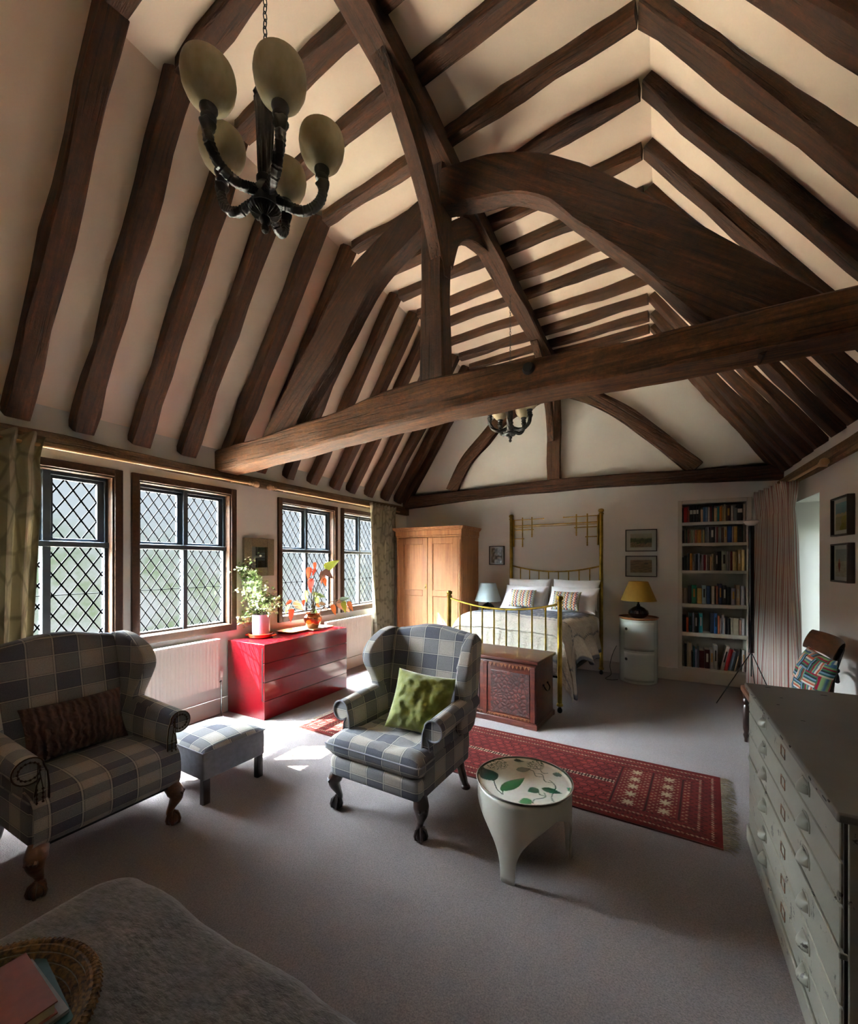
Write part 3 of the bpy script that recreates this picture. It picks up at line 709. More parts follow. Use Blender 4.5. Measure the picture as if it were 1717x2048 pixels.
def radiator(y0, y1, z0, z1, label, valve):
    r = thing('radiator', label, 'radiator', (XL, (y0+y1)/2, z0)); x0, x1 = XL+.05, XL+.11
    n = int((y1-y0)/.034)
    def fn(u, v):
        y = y0+(y1-y0)*u; ph = (u*n) % 1; e = 1 if .04 < v < .96 else 0
        return V((x1-(.008*max(0, math.cos(ph*2*PI)) if e else 0), y, z0+(z1-z0)*v))
    p = MB().grid(fn, n*6+1, 14)
    p.box(x0, x1-.012, y0, y1, z0, z1); p.build('panel', 'radiator', r, ws=True, ang=50)
    MB().box(x0-.005, x1+.003, y0, y1, z1-.002, z1+.006).build('top_grille', 'radiator', r, ws=True, bevel=.002)
    for yy in (y0+.12, y1-.12): MB().box(XL, x0, yy-.02, yy+.02, z0+.05, z1-.05).build('bracket', 'radiator', r, ws=True)
    if valve:
        MB().lathe([(.012, 0), (.012, .03), (.018, .035), (.018, .085), (.012, .095), (.001, .096)], (x0+.03, y1+.035, z0+.06), 16).build('valve', 'radiator', r, ws=True)
    MB().tube([(x0+.03, y1+.035, z0+.07), (x0+.03, y1+.035, 0)], .008, 8).build('pipe', 'chrome', r, ws=True)
    MB().tube([(x0+.03, y1-.02, z0+.045), (x0+.03, y1+.035, z0+.045)], .008, 8).build('connector', 'chrome', r, ws=True)
radiator(1.95, 2.70, .30, .775, 'white panel radiator under the second window, left of the red chest', 1)
radiator(4.25, 5.24, .28, .745, 'white panel radiator between the red chest and the curtain', 0)

# ------------------------------------------------------------------ wing armchairs
def cabriole(mb, x, y, sx, sy, h=.24):
    pts = [V((x, y, h)), V((x+sx*.018, y+sy*.018, h*.82)), V((x+sx*.022, y+sy*.022, h*.66)), V((x+sx*.006, y+sy*.006, h*.45)), V((x-sx*.004, y-sy*.004, h*.28)), V((x+sx*.006, y+sy*.006, h*.2)), V((x+sx*.012, y+sy*.012, h*.12))]
    P = spline(pts, 4); rr = [.04, .045, .036, .022, .016, .019, .024]
    rad = []
    for i in range(len(P)):
        t_ = i/4; k = min(int(t_), 5); rad.append(rr[k]+(rr[k+1]-rr[k])*(t_-k))
    mb.tube(P, rad, 12)
    c = V((x+sx*.012, y+sy*.012, .032)); mb.sphere(c, .032, 14)
    for k in range(5):
        a = k*2*PI/5+.3; d = V((math.cos(a), math.sin(a), 0))
        mb.tube([c+V((0, 0, .04))+d*.008, c+d*.028+V((0, 0, .026)), c+d*.036, c+d*.032-V((0, 0, .02)), c+d*.02-V((0, 0, .031))], [.008, .009, .008, .007, .003], 6)
    # carved knee leaf
    for k in range(3):
        o = (k-1)*.012; mb.tube([V((x+sx*.02+o*sy, y+sy*.02-o*sx, h*.95)), V((x+sx*.046+o*sy, y+sy*.046-o*sx, h*.78)), V((x+sx*.03, y+sy*.03, h*.52))], [.008, .012, .003], 6)
def wing_chair(label, loc, rz, tight, legmat, H=1.09):
    r = thing('wing_armchair', label, 'armchair', loc, rz, 'pair of grey plaid wing armchairs')
    yb = lambda z: .20+(z-.3)*.20
    fy = -.30
    # seat base
    if tight:
        def fn(u, v):
            a = u*2-1; x = .335*a; s_ = v
            path = spline([(0, -.275, .225), (0, -.325, .27), (0, -.335, .36), (0, -.315, .44), (0, -.24, .475), (0, -.05, .485), (0, .25, .46)], 8)
            p = path[min(int(s_*(len(path)-1)), len(path)-1)]
            return V((x*(1 if p.y < -.2 else .87), p.y+ .02*a*a, p.z-(.012*a*a)))
        MB().grid(fn, 24, 49).build('seat', 'plaid', r, uv=lambda i, c: (c.x, (i//24)*.021), fixn=False)
        MB().rbox((0, 0, .30), (.62, .58, .15), .02).build('seat_rail', 'plaid', r, uv='dom')
    else:
        MB().rbox((0, -.01, .285), (.66, .64, .13), .035, 4).build('seat_rail', 'plaid', r, uv='dom')
        poly = [(-.335, -.335), (.335, -.335), (.335, -.20), (.275, -.19), (.27, .2), (-.27, .2), (-.275, -.19), (-.335, -.20)]
        b = MB()
        def fn(u, v):   # crowned loose cushion, upper and lower skins
            a = u*2*PI; return V((0, 0, 0))
        NX, NY = 40, 36
        def top(sgn):
            def f(u, v):
                y = -.345+.56*v; hw = .345 if y < -.17 else .345-.07*min(1, (y+.17)/.03); x = hw*(2*u-1)
                e = min(1, (1-abs(2*u-1))*5)*min(1, (1-abs(2*v-1))*5); e = math.sqrt(max(0, 1-(1-e)**2))
                wr = .014*nz(x*9, y*9, 3.1)+.006*nz(x*26+y*10, y*18, 1)
                return V((x, y, .41+sgn*(.016+.052*e)+(wr*e if sgn > 0 else 0)))
            return f
        b.grid(top(1), NX, NY); b.grid(top(-1), NX, NY)
        n = NX
        ring = [i for i in range(n)]+[j*n+n-1 for j in range(1, NY)]+[(NY-1)*n+i for i in range(n-2, -1, -1)]+[j*n for j in range(NY-2, 0, -1)]
        for k in range(len(ring)):
            a_, b_ = ring[k], ring[(k+1) % len(ring)]; b.f.append([a_, b_, b_+n*NY, a_+n*NY]); b.mi.append(0)
        cu = b.build('seat_cushion', 'plaid', r, uv='dom', ang=70)
        edge = [b.v[i]+V((0, 0, .0)) for i in ring][::2]
        MB().tube(edge, .005, 6, closed=True).build('piping', 'piping', cu)
    # backrest with serpentine top
    top = [(-.335, H-.07), (-.30, H-.045), (-.24, H-.035), (-.16, H-.02), (-.08, H-.004), (0, H), (.08, H-.004), (.16, H-.02), (.24, H-.035), (.30, H-.045), (.335, H-.07)]
    poly = [(-.29, .32), (-.30, .6)]+top+[(.30, .6), (.29, .32)]
    mb = MB().prism(poly, .0, .13, 'y'); mb.v = [V((p.x, p.y+yb(p.z)-.01, p.z)) for p in mb.v]
    mb.build('backrest', 'plaid', r, bevel=.04, bseg=4, uv='dom', ang=50)
    for sx in (-1, 1):
        def wy(z): return yb(z)
        ol = [(wy(H)+.10, H-.09), (wy(H)+.02, H-.035), (wy(H)-.05, H-.035), (wy(H)-.12, H-.06), (wy(1.0)-.185, H-.12), (wy(.92)-.215, H-.19), (wy(.85)-.21, H-.26), (wy(.77)-.175, .77), (wy(.7)-.135, .70), (wy(.64)-.12, .63), (wy(.6)-.13, .55), (wy(.5)-.1, .45), (wy(.45)+.10, .45), (wy(.7)+.12, .7)]
        ol = [(p.x, p.y) for p in spline([(a, b, 0) for a, b in ol]+[(ol[0][0], ol[0][1], 0)], 3)][:-1]
        mb = MB().prism(ol, -.04, .04, 'x')
        mb.v = [V((sx*(.325+.30*max(0, (wy(p.z)-p.y))*min(1, max(0, (p.z-.55)*3)))+p.x, p.y, p.z)) for p in mb.v]
        mb.build('wing', 'plaid', r, bevel=.034, bseg=4, uv='dom', ang=50)
        af = -.20 if not tight else -.285
        cx, cz, rr = sx*.345, .585, .06
        sec = [(sx*.272, .30), (sx*.272, .50), (sx*.278, .56), (sx*.292, .60)]
        arc = [(cx+sx*rr*math.cos(R(a)), cz+rr*math.sin(R(a))) for a in range(150, -141, -15)]
        sec += arc+[(sx*.318, .51), (sx*.325, .46), (sx*.33, .30)]
        def armz(y): return .035*max(0, (y-af)/.5)+(.012 if tight else 0)
        mb = MB(); NY = 12; n = len(sec)
        for j in range(NY):
            y = af+(.30-af+.02)*j/(NY-1)
            for a, b in sec: mb.v.append(V((a, y, b+(armz(y) if b > .45 else 0))))
        for j in range(NY-1):
            for i in range(n): mb.f.append([j*n+i, j*n+(i+1) % n, (j+1)*n+(i+1) % n, (j+1)*n+i]); mb.mi.append(0)
        mb.f += [list(range(n)), [(NY-1)*n+i for i in range(n)][::-1]]; mb.mi += [0, 0]
        arm = mb.build('arm', 'plaid', r, bevel=.012, bseg=3, uv='dom', ang=50)
        pp = [V((a, af-.004, b+(armz(af) if b > .45 else 0))) for a, b in sec[:-1]]
        MB().tube(pp, .0055 if not tight else .0035, 6).build('piping', 'piping' if not tight else 'nail', arm)
        MB().rbox((sx*.306, .02, .33), (.056, .58 if not tight else .56, .21), .02).build('side_panel', 'plaid', r, uv='dom')
        if tight:
            nm = MB(); q = [V((cx+sx*(rr-.02)*math.cos(R(a)), af-.007, cz+armz(af)+(rr-.02)*math.sin(R(a)))) for a in range(0, 361, 24)]+[V((sx*.295, af-.007, z)) for z in [.5, .48, .46, .44, .42, .40]]+[V((sx*.318, af-.007, z)) for z in [.5, .48, .46, .44, .42, .40]]
            for c in q: nm.sphere(c, .0055, 8)
            nm.tube(q[:16], .0022, 5, closed=True)
            for i_ in (16, 22): nm.tube([q[6]]+q[i_:i_+6], .0022, 5)
            nm.build('nail_trim', 'nail', arm)
        l = MB(); cabriole(l, sx*.30, -.265, sx, -1, .235); l.build('leg', legmat, r)
        l = MB()
        l.tube(spline([(sx*.27, .27, .24), (sx*.275, .30, .15), (sx*.285, .335, .05), (sx*.29, .345, .02)], 4), [.03]*4+[.026]*4+[.022]*4+[.024], 10)
        l.lathe([(.03, 0), (.032, .008), (.028, .02), (.02, .026)], (sx*.29, .345, 0), 16); l.build('leg', 'leg_dark', r)
    MB().box(-.3, .3, -.29, .29, .225, .24).build('base_cloth', 'black', r)
    return r
wing_chair('grey plaid wing armchair at left edge with carved brown legs and brown cushion', (-2.80, 1.16, 0), R(90), True, 'leg_brown', 1.12)
wing_chair('grey plaid wing armchair in the room centre, loose seat and green cushion', (-1.465, 2.33, 0), R(-2), False, 'leg_dark', 1.09)

def pillow(name, w, h, t_, mat, Mx, label, cat='cushion', seed=0, wr=.01, n=34, color=None, group=None, pinch=.12, parent=None):
    nu, nv = n, int(n*h/w)+4
    def side(sg):
        def fn(u, v):
            a, b = 2*u-1, 2*v-1
            e = ((1-abs(a)**2.6)*(1-abs(b)**2.6)); e = max(0, e)**.55
            x = a*w/2*(1-pinch*(1-a*a)*0-pinch*.5*(1-b*b)*abs(a)**6*0-.07*(1-abs(b)**2)*abs(a)); z = b*h/2*(1-.07*(1-abs(a)**2)*abs(b))
            k = wr*(nz(a*2.2, b*2.2, seed)+.5*nz(a*5, b*5, seed+5))
            return V((x, sg*(t_/2*e+.003)+k*e+.4*k*0, z))
        return fn
    b = MB().grid(side(-1), nu, nv); b.grid(side(1), nu, nv)
    ring = [i for i in range(nu)]+[j*nu+nu-1 for j in range(1, nv)]+[(nv-1)*nu+i for i in range(nu-2, -1, -1)]+[j*nu for j in range(nv-2, 0, -1)]
    for k in range(len(ring)):
        a_, b_ = ring[k], ring[(k+1) % len(ring)]; b.f.append([a_, b_, b_+nu*nv, a_+nu*nv]); b.mi.append(0)
    o = b.build(name, mat, loc=(0, 0, 0), ang=80, color=color)
    o.matrix_world = Mx
    return tag(o, label, cat, group)
def MX(loc, rx=0, ry=0, rz=0): return Matrix.Translation(V(loc)) @ Euler((R(rx), R(ry), R(rz)), 'XYZ').to_matrix().to_4x4()
pillow('cushion', .40, .38, .15, 'velvet', MX((-1.34, 2.36, .645), -28, 7, 14), 'olive green velvet cushion slouched in the central armchair', seed=4, wr=.026, n=48)
pillow('cushion', .48, .30, .13, 'knit', MX((-2.90, 1.15, .63), -18, 0, 90), 'brown cable-knit lumbar cushion on the left-hand armchair', seed=9, wr=.012, n=40)

# ------------------------------------------------------------------ footstool
r = thing('footstool', 'grey plaid-topped footstool with dark legs between armchair and red chest', 'footstool', (-2.77, 1.90, 0), R(-2))
MB().rbox((0, 0, .245), (.50, .46, .175), .012, 3).build('upholstered_base', 'grey_cloth', r)
def fn(u, v):
    a, b = 2*u-1, 2*v-1; e = (max(0, (1-abs(a)**3)*(1-abs(b)**3)))**.5
    return V((a*.252, b*.232, .33+.055*e))
MB().grid(fn, 26, 26).build('plaid_top', 'plaid', r, uv='dom')
MB().tube([(-.252, -.232, .333), (.252, -.232, .333), (.252, .232, .333), (-.252, .232, .333)], .005, 6, closed=True).build('piping', 'piping', r)
for sx in (-1, 1):
    for sy in (-1, 1):
        l = MB().rbox((sx*.22, sy*.2, .08), (.045, .045, .16), .004, 2)
        for k in (-1, 0, 1): l.box(sx*.22+k*.012-.003, sx*.22+k*.012+.003, sy*.2-.0245, sy*.2+.0245, .0, .155)
        l.build('leg', 'leg_dark', r)

# ------------------------------------------------------------------ red chest of drawers
r = thing('chest_of_drawers', 'glossy red lacquered low chest of drawers under the window', 'chest of drawers', (-3.665, 3.465, 0))
rx0, rx1, ry0, ry1 = -3.925, -3.377, 2.848, 4.085
MB().box(rx0, rx1-.02, ry0, ry1, .0, .7385).build('carcass', 'red', r, ws=True, bevel=.002)
MB().box(rx1-.02, rx1, ry0, ry1, 0, .18).build('plinth', 'red', r, ws=True, bevel=.002)
for k in range(3): MB().box(rx1-.02, rx1, ry0, ry1, .184+k*.185, .184+k*.185+(.181 if k < 2 else .1845)).build('drawer', 'red', r, ws=True, bevel=.003)
MB().box(rx1-.034, rx1-.024, ry0-.0015, ry0+.01, .184, .70).build('side_groove', 'black', r, ws=True)
# plants and trays on it
ZT = .7385
r = thing('glazed_dish', 'orange glazed round dish with looped handles under the lilac pot', 'dish', (-3.75, 3.12, ZT))
MB().lathe([(.001, 0), (.10, 0), (.122, .012), (.13, .045), (.124, .048), (.115, .016), (.001, .012)], n=36).build('bowl', 'terracotta', r)
for a in (R(205), R(25)):
    c = V((.128*math.cos(a), .128*math.sin(a), .028)); t_ = V((-math.sin(a), math.cos(a), 0)); d = V((math.cos(a), math.sin(a), 0))
    MB().tube([c-t_*.035, c-t_*.025+d*.028, c+d*.036, c+t_*.025+d*.028, c+t_*.035], .009, 8).build('handle', 'terracotta', r)
r = thing('potted_fern', 'feathery pale green plant in a tall lilac pot on the red chest', 'potted plant', (-3.75, 3.12, ZT+.013))
MB().lathe([(.001, 0), (.082, 0), (.088, .006), (.092, .225), (.092, .235), (.085, .235), (.083, .21), (.001, .208)], n=40).build('pot', 'lilac', r)
MB().lathe([(.001, .212), (.06, .214), (.083, .209)], n=24).build('soil', 'soil', r)
def plant(r, stems, leaf_fn, stemmat='stem'):
    pass
random.seed(21)
st = MB(); lf = MB(); cols = []
RD_ = V((math.cos(YAW), math.sin(YAW), 0)); FD_ = V((-math.sin(YAW), math.cos(YAW), 0))
def leaflet(mb, c, s_, col, nrm=None):
    d = V((random.gauss(0, 1), random.gauss(0, 1), random.gauss(-.2, .6))).normalized(); n_ = V((random.gauss(0, 1), random.gauss(0, 1), random.gauss(.6, .6))).normalized()
    sd = d.cross(n_).normalized()
    i = len(mb.v)
    mb.add([c, c+d*s_*.45+sd*s_*.42, c+d*s_*.95+sd*s_*.2, c+d*s_*.95-sd*s_*.2, c+d*s_*.45-sd*s_*.42], [(0, 1, 2, 3, 4)])
    cols.extend([col]*5)
for k in range(13):
    a = random.uniform(0, 2*PI); base = V((.035*math.cos(a), .035*math.sin(a), .21))
    lx = -.24+.40*(k/12); ly = random.uniform(-.12, .06); hz = .34+.2*math.sin(k*.33+.6)+random.uniform(-.03, .05)
    tip = base+RD_*lx+FD_*ly+V((0, 0, hz))
    P = spline([base, base+(tip-base)*.45+V((0, 0, .08)), tip], 5); st.tube(P, [.0035]*6+[.002]*5, 5)
    for j in range(30):
        q = P[random.randint(3, len(P)-1)]+V((random.gauss(0, .02), random.gauss(0, .02), random.gauss(0, .02)))
        e = q+RD_*random.gauss(-.01, .06)+FD_*random.gauss(0, .05)+V((0, 0, random.gauss(-.02, .045)))
        st.tube([q, (q+e)/2+V((0, 0, .012)), e], .0009, 4)
        for _ in range(7):
            c = q.lerp(e, random.random()**.6)+V((random.gauss(0, .012), random.gauss(0, .012), random.gauss(0, .012)))
            leaflet(lf, c, random.uniform(.018, .034), random.choice(['a8bb7c', 'bccb92', '8fa863', 'd3d9bb', '7b9650', 'dde0c8']))
for k in range(260):   # drooping low side fronds
    a = random.uniform(2.4, 3.8); rr = random.uniform(.08, .24)
    c = RD_*(rr*math.cos(a))+FD_*(rr*math.sin(a)*.8)+V((0, 0, .30-rr*.6+random.gauss(0, .035)))
    leaflet(lf, c, .03, random.choice(['b9c98c', '9bb36c', 'd8dcc2']))
for k in range(8):
    a = random.uniform(2.6, 3.6); st.tube(spline([(0, 0, .21), RD_*-.06+V((0, .01*k-.03, .30)), RD_*(-.20)+FD_*(.03*k-.1)+V((0, 0, .17))], 4), .0015, 4)
st.build('stems', 'stem', r)
for q_ in lf.v+st.v:
    if q_.x < -.185: q_.x = -.185+.2*(q_.x+.185)*0
lf.build('foliage', 'leaf', r, smooth=False, fixn=False, color=lambda i, c: cols[i])
r = thing('octagonal_tray', 'amber and orange octagonal tray lying between the two plants', 'tray', (-3.70, 3.52, ZT))
oc = [(.10, .15), (.13, .12), (.13, -.12), (.10, -.15), (-.10, -.15), (-.13, -.12), (-.13, .12), (-.10, .15)]
MB().prism([(a*.86, b*.86) for a, b in oc], .0, .008, 'z').build('tray_base', 'amber', r)
rim = MB(); n = 8
for (s0, z0_), (s1, z1_) in (((.86, .0), (1, .026)), ((.86, .008), (.975, .028))):
    pass
rim.add([V((a*.86, b*.86, .001)) for a, b in oc]+[V((a, b, .026)) for a, b in oc]+[V((a*.97, b*.97, .027)) for a, b in oc]+[V((a*.84, b*.84, .008)) for a, b in oc],
        [(k*8+i, k*8+(i+1) % 8, (k+1)*8+(i+1) % 8, (k+1)*8+i) for k in range(3) for i in range(8)])
rim.build('rim', 'tray_rim', r)
r = thing('plant_tray', 'dark-rimmed pale tray under the copper pot', 'tray', (-3.68, 3.84, ZT))
MB().rbox((0, 0, .006), (.30, .34, .012), .005).build('tray_base', 'label', r)
MB().tube([(-.15, -.17, .014), (.15, -.17, .014), (.15, .17, .014), (-.15, .17, .014)], .008, 8, closed=True).build('rim', 'ply', r)
r = thing('potted_begonia', 'red-leaved begonia in a round copper pot on the red chest', 'potted plant', (-3.66, 3.80, ZT+.013))
MB().lathe([(.001, 0), (.055, 0), (.062, .006), (.085, .05), (.108, .105), (.105, .135), (.082, .160), (.078, .168), (.092, .180), (.092, .186), (.080, .186), (.07, .165), (.001, .16)], n=40).build('pot', 'copper', r)
MB().lathe([(.001, .166), (.07, .163)], n=20).build('soil', 'soil', r)
st = MB(); lf = MB(); cols = []
def begonia_leaf(c, L, ang, col, tw=0):
    d = (RD_*math.cos(ang)+V((0, 0, math.sin(ang)))+FD_*random.uniform(-.5, .5)).normalized(); n_ = (-FD_+V((random.uniform(-.5, .5), random.uniform(-.3, .3), random.uniform(.0, .7)))).normalized()
    sd = d.cross(n_).normalized(); n_ = sd.cross(d)
    W = L*.26; prof = [(0, .0), (.02, .55), (.12, .95), (.3, 1.0), (.55, .78), (.8, .38), (1, 0)]
    vs = []
    for t_, w in prof:
        dr = n_*(-.18*L*t_*t_)
        vs += [c+d*L*t_+sd*W*w+dr+n_*.0, c+d*L*t_+dr-n_*.06*L*(1 if 0 < t_ < 1 else 0), c+d*L*t_-sd*W*w*.7+dr]
    lf.add(vs, [(i*3+j, i*3+j+1, (i+1)*3+j+1, (i+1)*3+j) for i in range(len(prof)-1) for j in range(2)])
    cols.extend([col]*len(vs)); return c
S_ = 1/1073.0
LV = [(1050, 545, 150, -100, 'a3361f'), (1115, 480, 90, -90, 'a8452a'), (1120, 565, 90, -110, '963020'), (1080, 690, 170, -90, 'a8321f'), (1250, 545, 210, 22, '8f9a32'), (1255, 575, 150, -40, '5a3a30'), (1250, 600, 170, -110, '6d3a28'), (1250, 680, 110, -80, 'c05a28'),
      (1015, 850, 150, -105, '7d7c30'), (1080, 880, 130, -20, '6a7030'), (1160, 890, 100, -25, '56603a'), (860, 985, 170, -50, '5c4228'), (840, 975, 90, -150, 'a03a22'), (800, 1030, 110, -110, '9cab38'), (835, 1080, 150, -92, 'a8321c'),
      (1140, 1010, 80, -60, 'b0602c'), (1110, 1080, 130, -90, '66753c'), (1220, 1060, 80, -30, '6b5c50'), (1420, 975, 220, -50, '6a4028'), (1370, 1020, 130, -75, 'b85e28'), (1490, 985, 140, -80, '9cab38'), (1560, 985, 130, -70, 'b8602a'), (1440, 960, 120, 10, '6c7860'), (990, 960, 90, -95, 'a83c22'), (1130, 930, 110, -80, '6f7a34'), (1190, 1000, 90, -20, '7a5a3a')]
for X_, Y_, L_, A_, col in LV:
    c = RD_*((X_-1100)*S_)+FD_*random.uniform(-.06, .06)+V((0, 0, .186+(1130-Y_)*S_))
    begonia_leaf(c, L_*S_*1.15, R(A_), col)
    tgt = c
    hub = V((random.gauss(0, .02), random.gauss(0, .02), .165)); mid = hub.lerp(tgt, .5)+V((0, 0, .03))-RD_*.02*(1 if X_ > 1100 else -1)
    st.tube(spline([hub, mid, tgt], 4), .0028, 5)
st.build('stems', 'stem', r)
lf.build('foliage', 'leaf', r, fixn=False, color=lambda i, c: cols[i])

# mirror
def framed(name, label, cat, c, w, h, axis, depth, fw, mw, frame_mat, painter, group=None, glass=False):
    # axis: 'y-' hangs on the end wall facing the camera, 'x+' on the left wall, 'x-' on the right wall
    rz = {'y-': 0, 'x+': R(90), 'x-': R(-90)}[axis]
    r = thing(name, label, cat, c, rz, group)
    f = MB()
    for x0, x1, z0, z1 in [(-w/2, -w/2+fw, -h/2, h/2), (w/2-fw, w/2, -h/2, h/2), (-w/2+fw, w/2-fw, h/2-fw, h/2), (-w/2+fw, w/2-fw, -h/2, -h/2+fw)]: f.box(x0, x1, -depth, 0, z0, z1)
    f.build('frame', frame_mat, r, bevel=min(.003, fw*.2))
    iw, ih = w/2-fw, h/2-fw
    if painter == 'mirror':
        MB().box(-iw, iw, -.012, -.004, -ih, ih).build('mirror_glass', 'mirror', r); return r
    if mw > 0: MB().box(-iw, iw, -depth*.5, -depth*.3, -ih, ih).build('mount', 'mount', r)
    pw, ph = iw-mw, ih-mw*.9
    MB().grid(lambda u, v: V((-pw+2*pw*u, -depth*.5-.0015, -ph+2*ph*v)), 46, 34).build('print', 'print', r, fixn=False, color=lambda i, q: painter((q.x+pw)/(2*pw), (q.z+ph)/(2*ph)))
    MB().box(-iw, iw, -depth*.72, -depth*.70, -ih, ih).build('glass_pane', 'glass', r, smooth=False)
    return r
framed('wall_mirror', 'small mirror in a wide speckled frame between the windows', 'mirror', (XL+.002, 3.24, 1.60), .40, .42, 'x+', .035, .095, 0, 'gilt', 'mirror')
def hexmix(a, b, t_):
    a, b = [tuple(int(x[i:i+2], 16) for i in (0, 2, 4)) for x in (a, b)]; t_ = max(0, min(1, t_))
    return '%02x%02x%02x' % tuple(int(p+(q-p)*t_) for p, q in zip(a, b))
def pic_field(u, v):
    n = .08*nz(u*8, v*8)
    if v > .68+n*.6: return hexmix('b6a88a', 'c6baa0', (v-.68)*3)
    if v > .62+n: return '8a8f62'
    if v > .28+n*2+.12*abs(u-.5): return hexmix('2e3a18', '58692c', .5+nz(u*20, v*6))
    if abs(u-.38) < .05 and v > .2: return 'b59a6a'
    return hexmix('6f5c3e', 'a08864', .5+nz(u*30, v*10))
def pic_boat(u, v):
    if ((u-.74)/.10)**2+((v-.72)/.05)**2 < 1: return '3c3a2a'
    if abs(u-.72) < .006 and .7 < v < .85: return '3c3a2a'
    return hexmix('7d6444', 'a58a66', .5+nz(u*6, v*14)*1.2)
def pic_sketch(u, v): return hexmix('6e6250', 'c4b8a4', .5+nz(u*6+3, v*6)*1.4)
def pic_coast(u, v):
    n = .06*nz(u*7, v*7)
    if v > .62+n: return hexmix('6c9399', '8ab0b4', (v-.6)*2.5)
    if v > .5+n: return 'b8a882'
    if u > .45+.2*nz(u*3, v*5): return hexmix('7c7426', 'a09438', v*2)
    return hexmix('a89a74', '8a8a60', v*2)
def pic_figure(u, v):
    if abs(u-.3) < .10*(1-abs(v-.42)/.3) and .12 < v < .66: return '8a3a2c' if v < .5 else 'b06a50'
    if v > .55: return 'a0a49a'
    return hexmix('b4a88c', 'c4bca4', .5+nz(u*5, v*30))
framed('framed_picture', 'framed picture of a green field, upper of two right of the bed', 'picture', (-.212, YE-.002, 1.838), .385, .30, 'y-', .03, .012, .05, 'frame_dark', pic_field, 'small framed pictures')
framed('framed_picture', 'framed brown picture of a reed bed, lower of two right of the bed', 'picture', (-.212, YE-.002, 1.487), .385, .285, 'y-', .03, .012, .05, 'frame_dark', pic_boat, 'small framed pictures')
framed('framed_picture', 'small framed sketch on the wall between wardrobe and bed', 'picture', (-2.26, YE-.002, 1.648), .25, .30, 'y-', .03, .012, .025, 'frame_dark', pic_sketch, 'small framed pictures')
framed('framed_picture', 'framed picture with blue sky over dunes, upper one on the right wall', 'picture', (XR-.002, 4.435, 1.905), .355, .305, 'x-', .045, .013, .035, 'frame_dark', pic_coast, 'small framed pictures')
framed('framed_picture', 'framed picture of a red-clothed figure, lower one on the right wall', 'picture', (XR-.002, 4.435, 1.54), .355, .305, 'x-', .045, .013, .035, 'frame_dark', pic_figure, 'small framed pictures')

# ------------------------------------------------------------------ rug
RX0, RX1 = -2.95, .33
def rug_xy(u, v):   # u along, v across
    a = V((-2.95, 2.885, 0)).lerp(V((.305, 2.743, 0)), u); b = V((-2.90, 3.74, 0)).lerp(V((.385, 3.64, 0)), u)
    return a.lerp(b, v)
RL, RWd = 3.27, .88
def rug_color(u, v):
    x, y = u*RL, v*RWd; d = min(x, y, RL-x, RWd-y)
    n = nz(x*9, y*9)*.5+nz(x*40, y*40)*.3
    red = hexmix('461716', '5c201d', .5+n)
    if d < .03: return hexmix('451413', '541917', .5+n)
    xe = min(x, RL-x)
    def dots(p, q, k, c): return c if (math.sin(p/k*2*PI) > .35) else None
    for off, c in ((.045, '857560'), (.10, '2a1412'), (.115, '7d6b56'), (.165, '2a1412')):
        if abs(d-off) < .006:
            z_ = dots(x+y, 0, .024, c)
            if z_: return z_
    if d < .17: 
        if math.sin(x*2*PI/.05)*math.sin(y*2*PI/.05) > .55: return '3a1614'
        return red
    if xe < .62:   # end panels with stars
        for sx_ in (.30, .50):
            for k in range(5):
                sy_ = .22+.11*k; dx, dy = abs(xe-sx_), abs(y-sy_)
                if max(dx, dy) < .032 and (abs(dx-dy) < .006 or (dx < .006) or dy < .006): return '857960'
        for c in (.22, .40, .60):
            if abs(xe-c) < .006: return '2a1412'
        if math.sin(x*2*PI/.04)*math.sin(y*2*PI/.04) > .6: return '755c48'
        return red
    if abs(y-RWd/2) < .022:
        return '94866f' if math.sin(x*2*PI/.022) > .2 and abs(abs(y-RWd/2)-.013) < .006 else '2c1614'
    fx = (x/.075+(.5 if int(y/.055) % 2 else 0)) % 1-.5; fy = (y/.055) % 1-.5
    q = math.hypot(fx, fy)
    if .36 < q < .46: return '2a1010'
    return hexmix('4e1b19', '6a2825', .5+n) if q < .36 else red
r = thing('rug', 'long red patterned wool rug on the carpet behind the central armchair', 'rug', (-1.3, 3.25, 0))
NU, NV = 520, 140
def fn(u, v): p = rug_xy(u, v); return V((p.x, p.y, .011+.003*nz(p.x*3, p.y*3)))
rb = MB().grid(fn, NU, NV); base = len(rb.v)
rb.build('rug_pile', 'paint_matt', r, ws=True, fixn=False, color=lambda i, c: rug_color((i % NU)/(NU-1), (i//NU)/(NV-1)))
eb = MB(); cs = [rug_xy(0, 0), rug_xy(1, 0), rug_xy(1, 1), rug_xy(0, 1)]
eb.add([V((p.x, p.y, .001)) for p in cs]+[V((p.x, p.y, .009)) for p in cs], [(3, 2, 1, 0), (0, 1, 5, 4), (1, 2, 6, 5), (2, 3, 7, 6), (3, 0, 4, 7)]); eb.build('rug_edge', 'trunk', r, ws=True)
random.seed(5)
for e, u in ((-1, 0), (1, 1)):
    fm = MB()
    for k in range(130):
        p = rug_xy(u, (k+random.random())/130); d = V((e, random.uniform(-.5, .5), 0)).normalized(); L_ = random.uniform(.05, .085)
        q = [p+V((0, 0, .009)), p+d*L_*.5+V((0, random.gauss(0, .004), .012)), p+d*L_+V((0, random.gauss(0, .01), .004))]
        fm.tube(q, [.0025, .0022, .0015], 4)
    fm.build('fringe', 'fringe', r, ws=True)

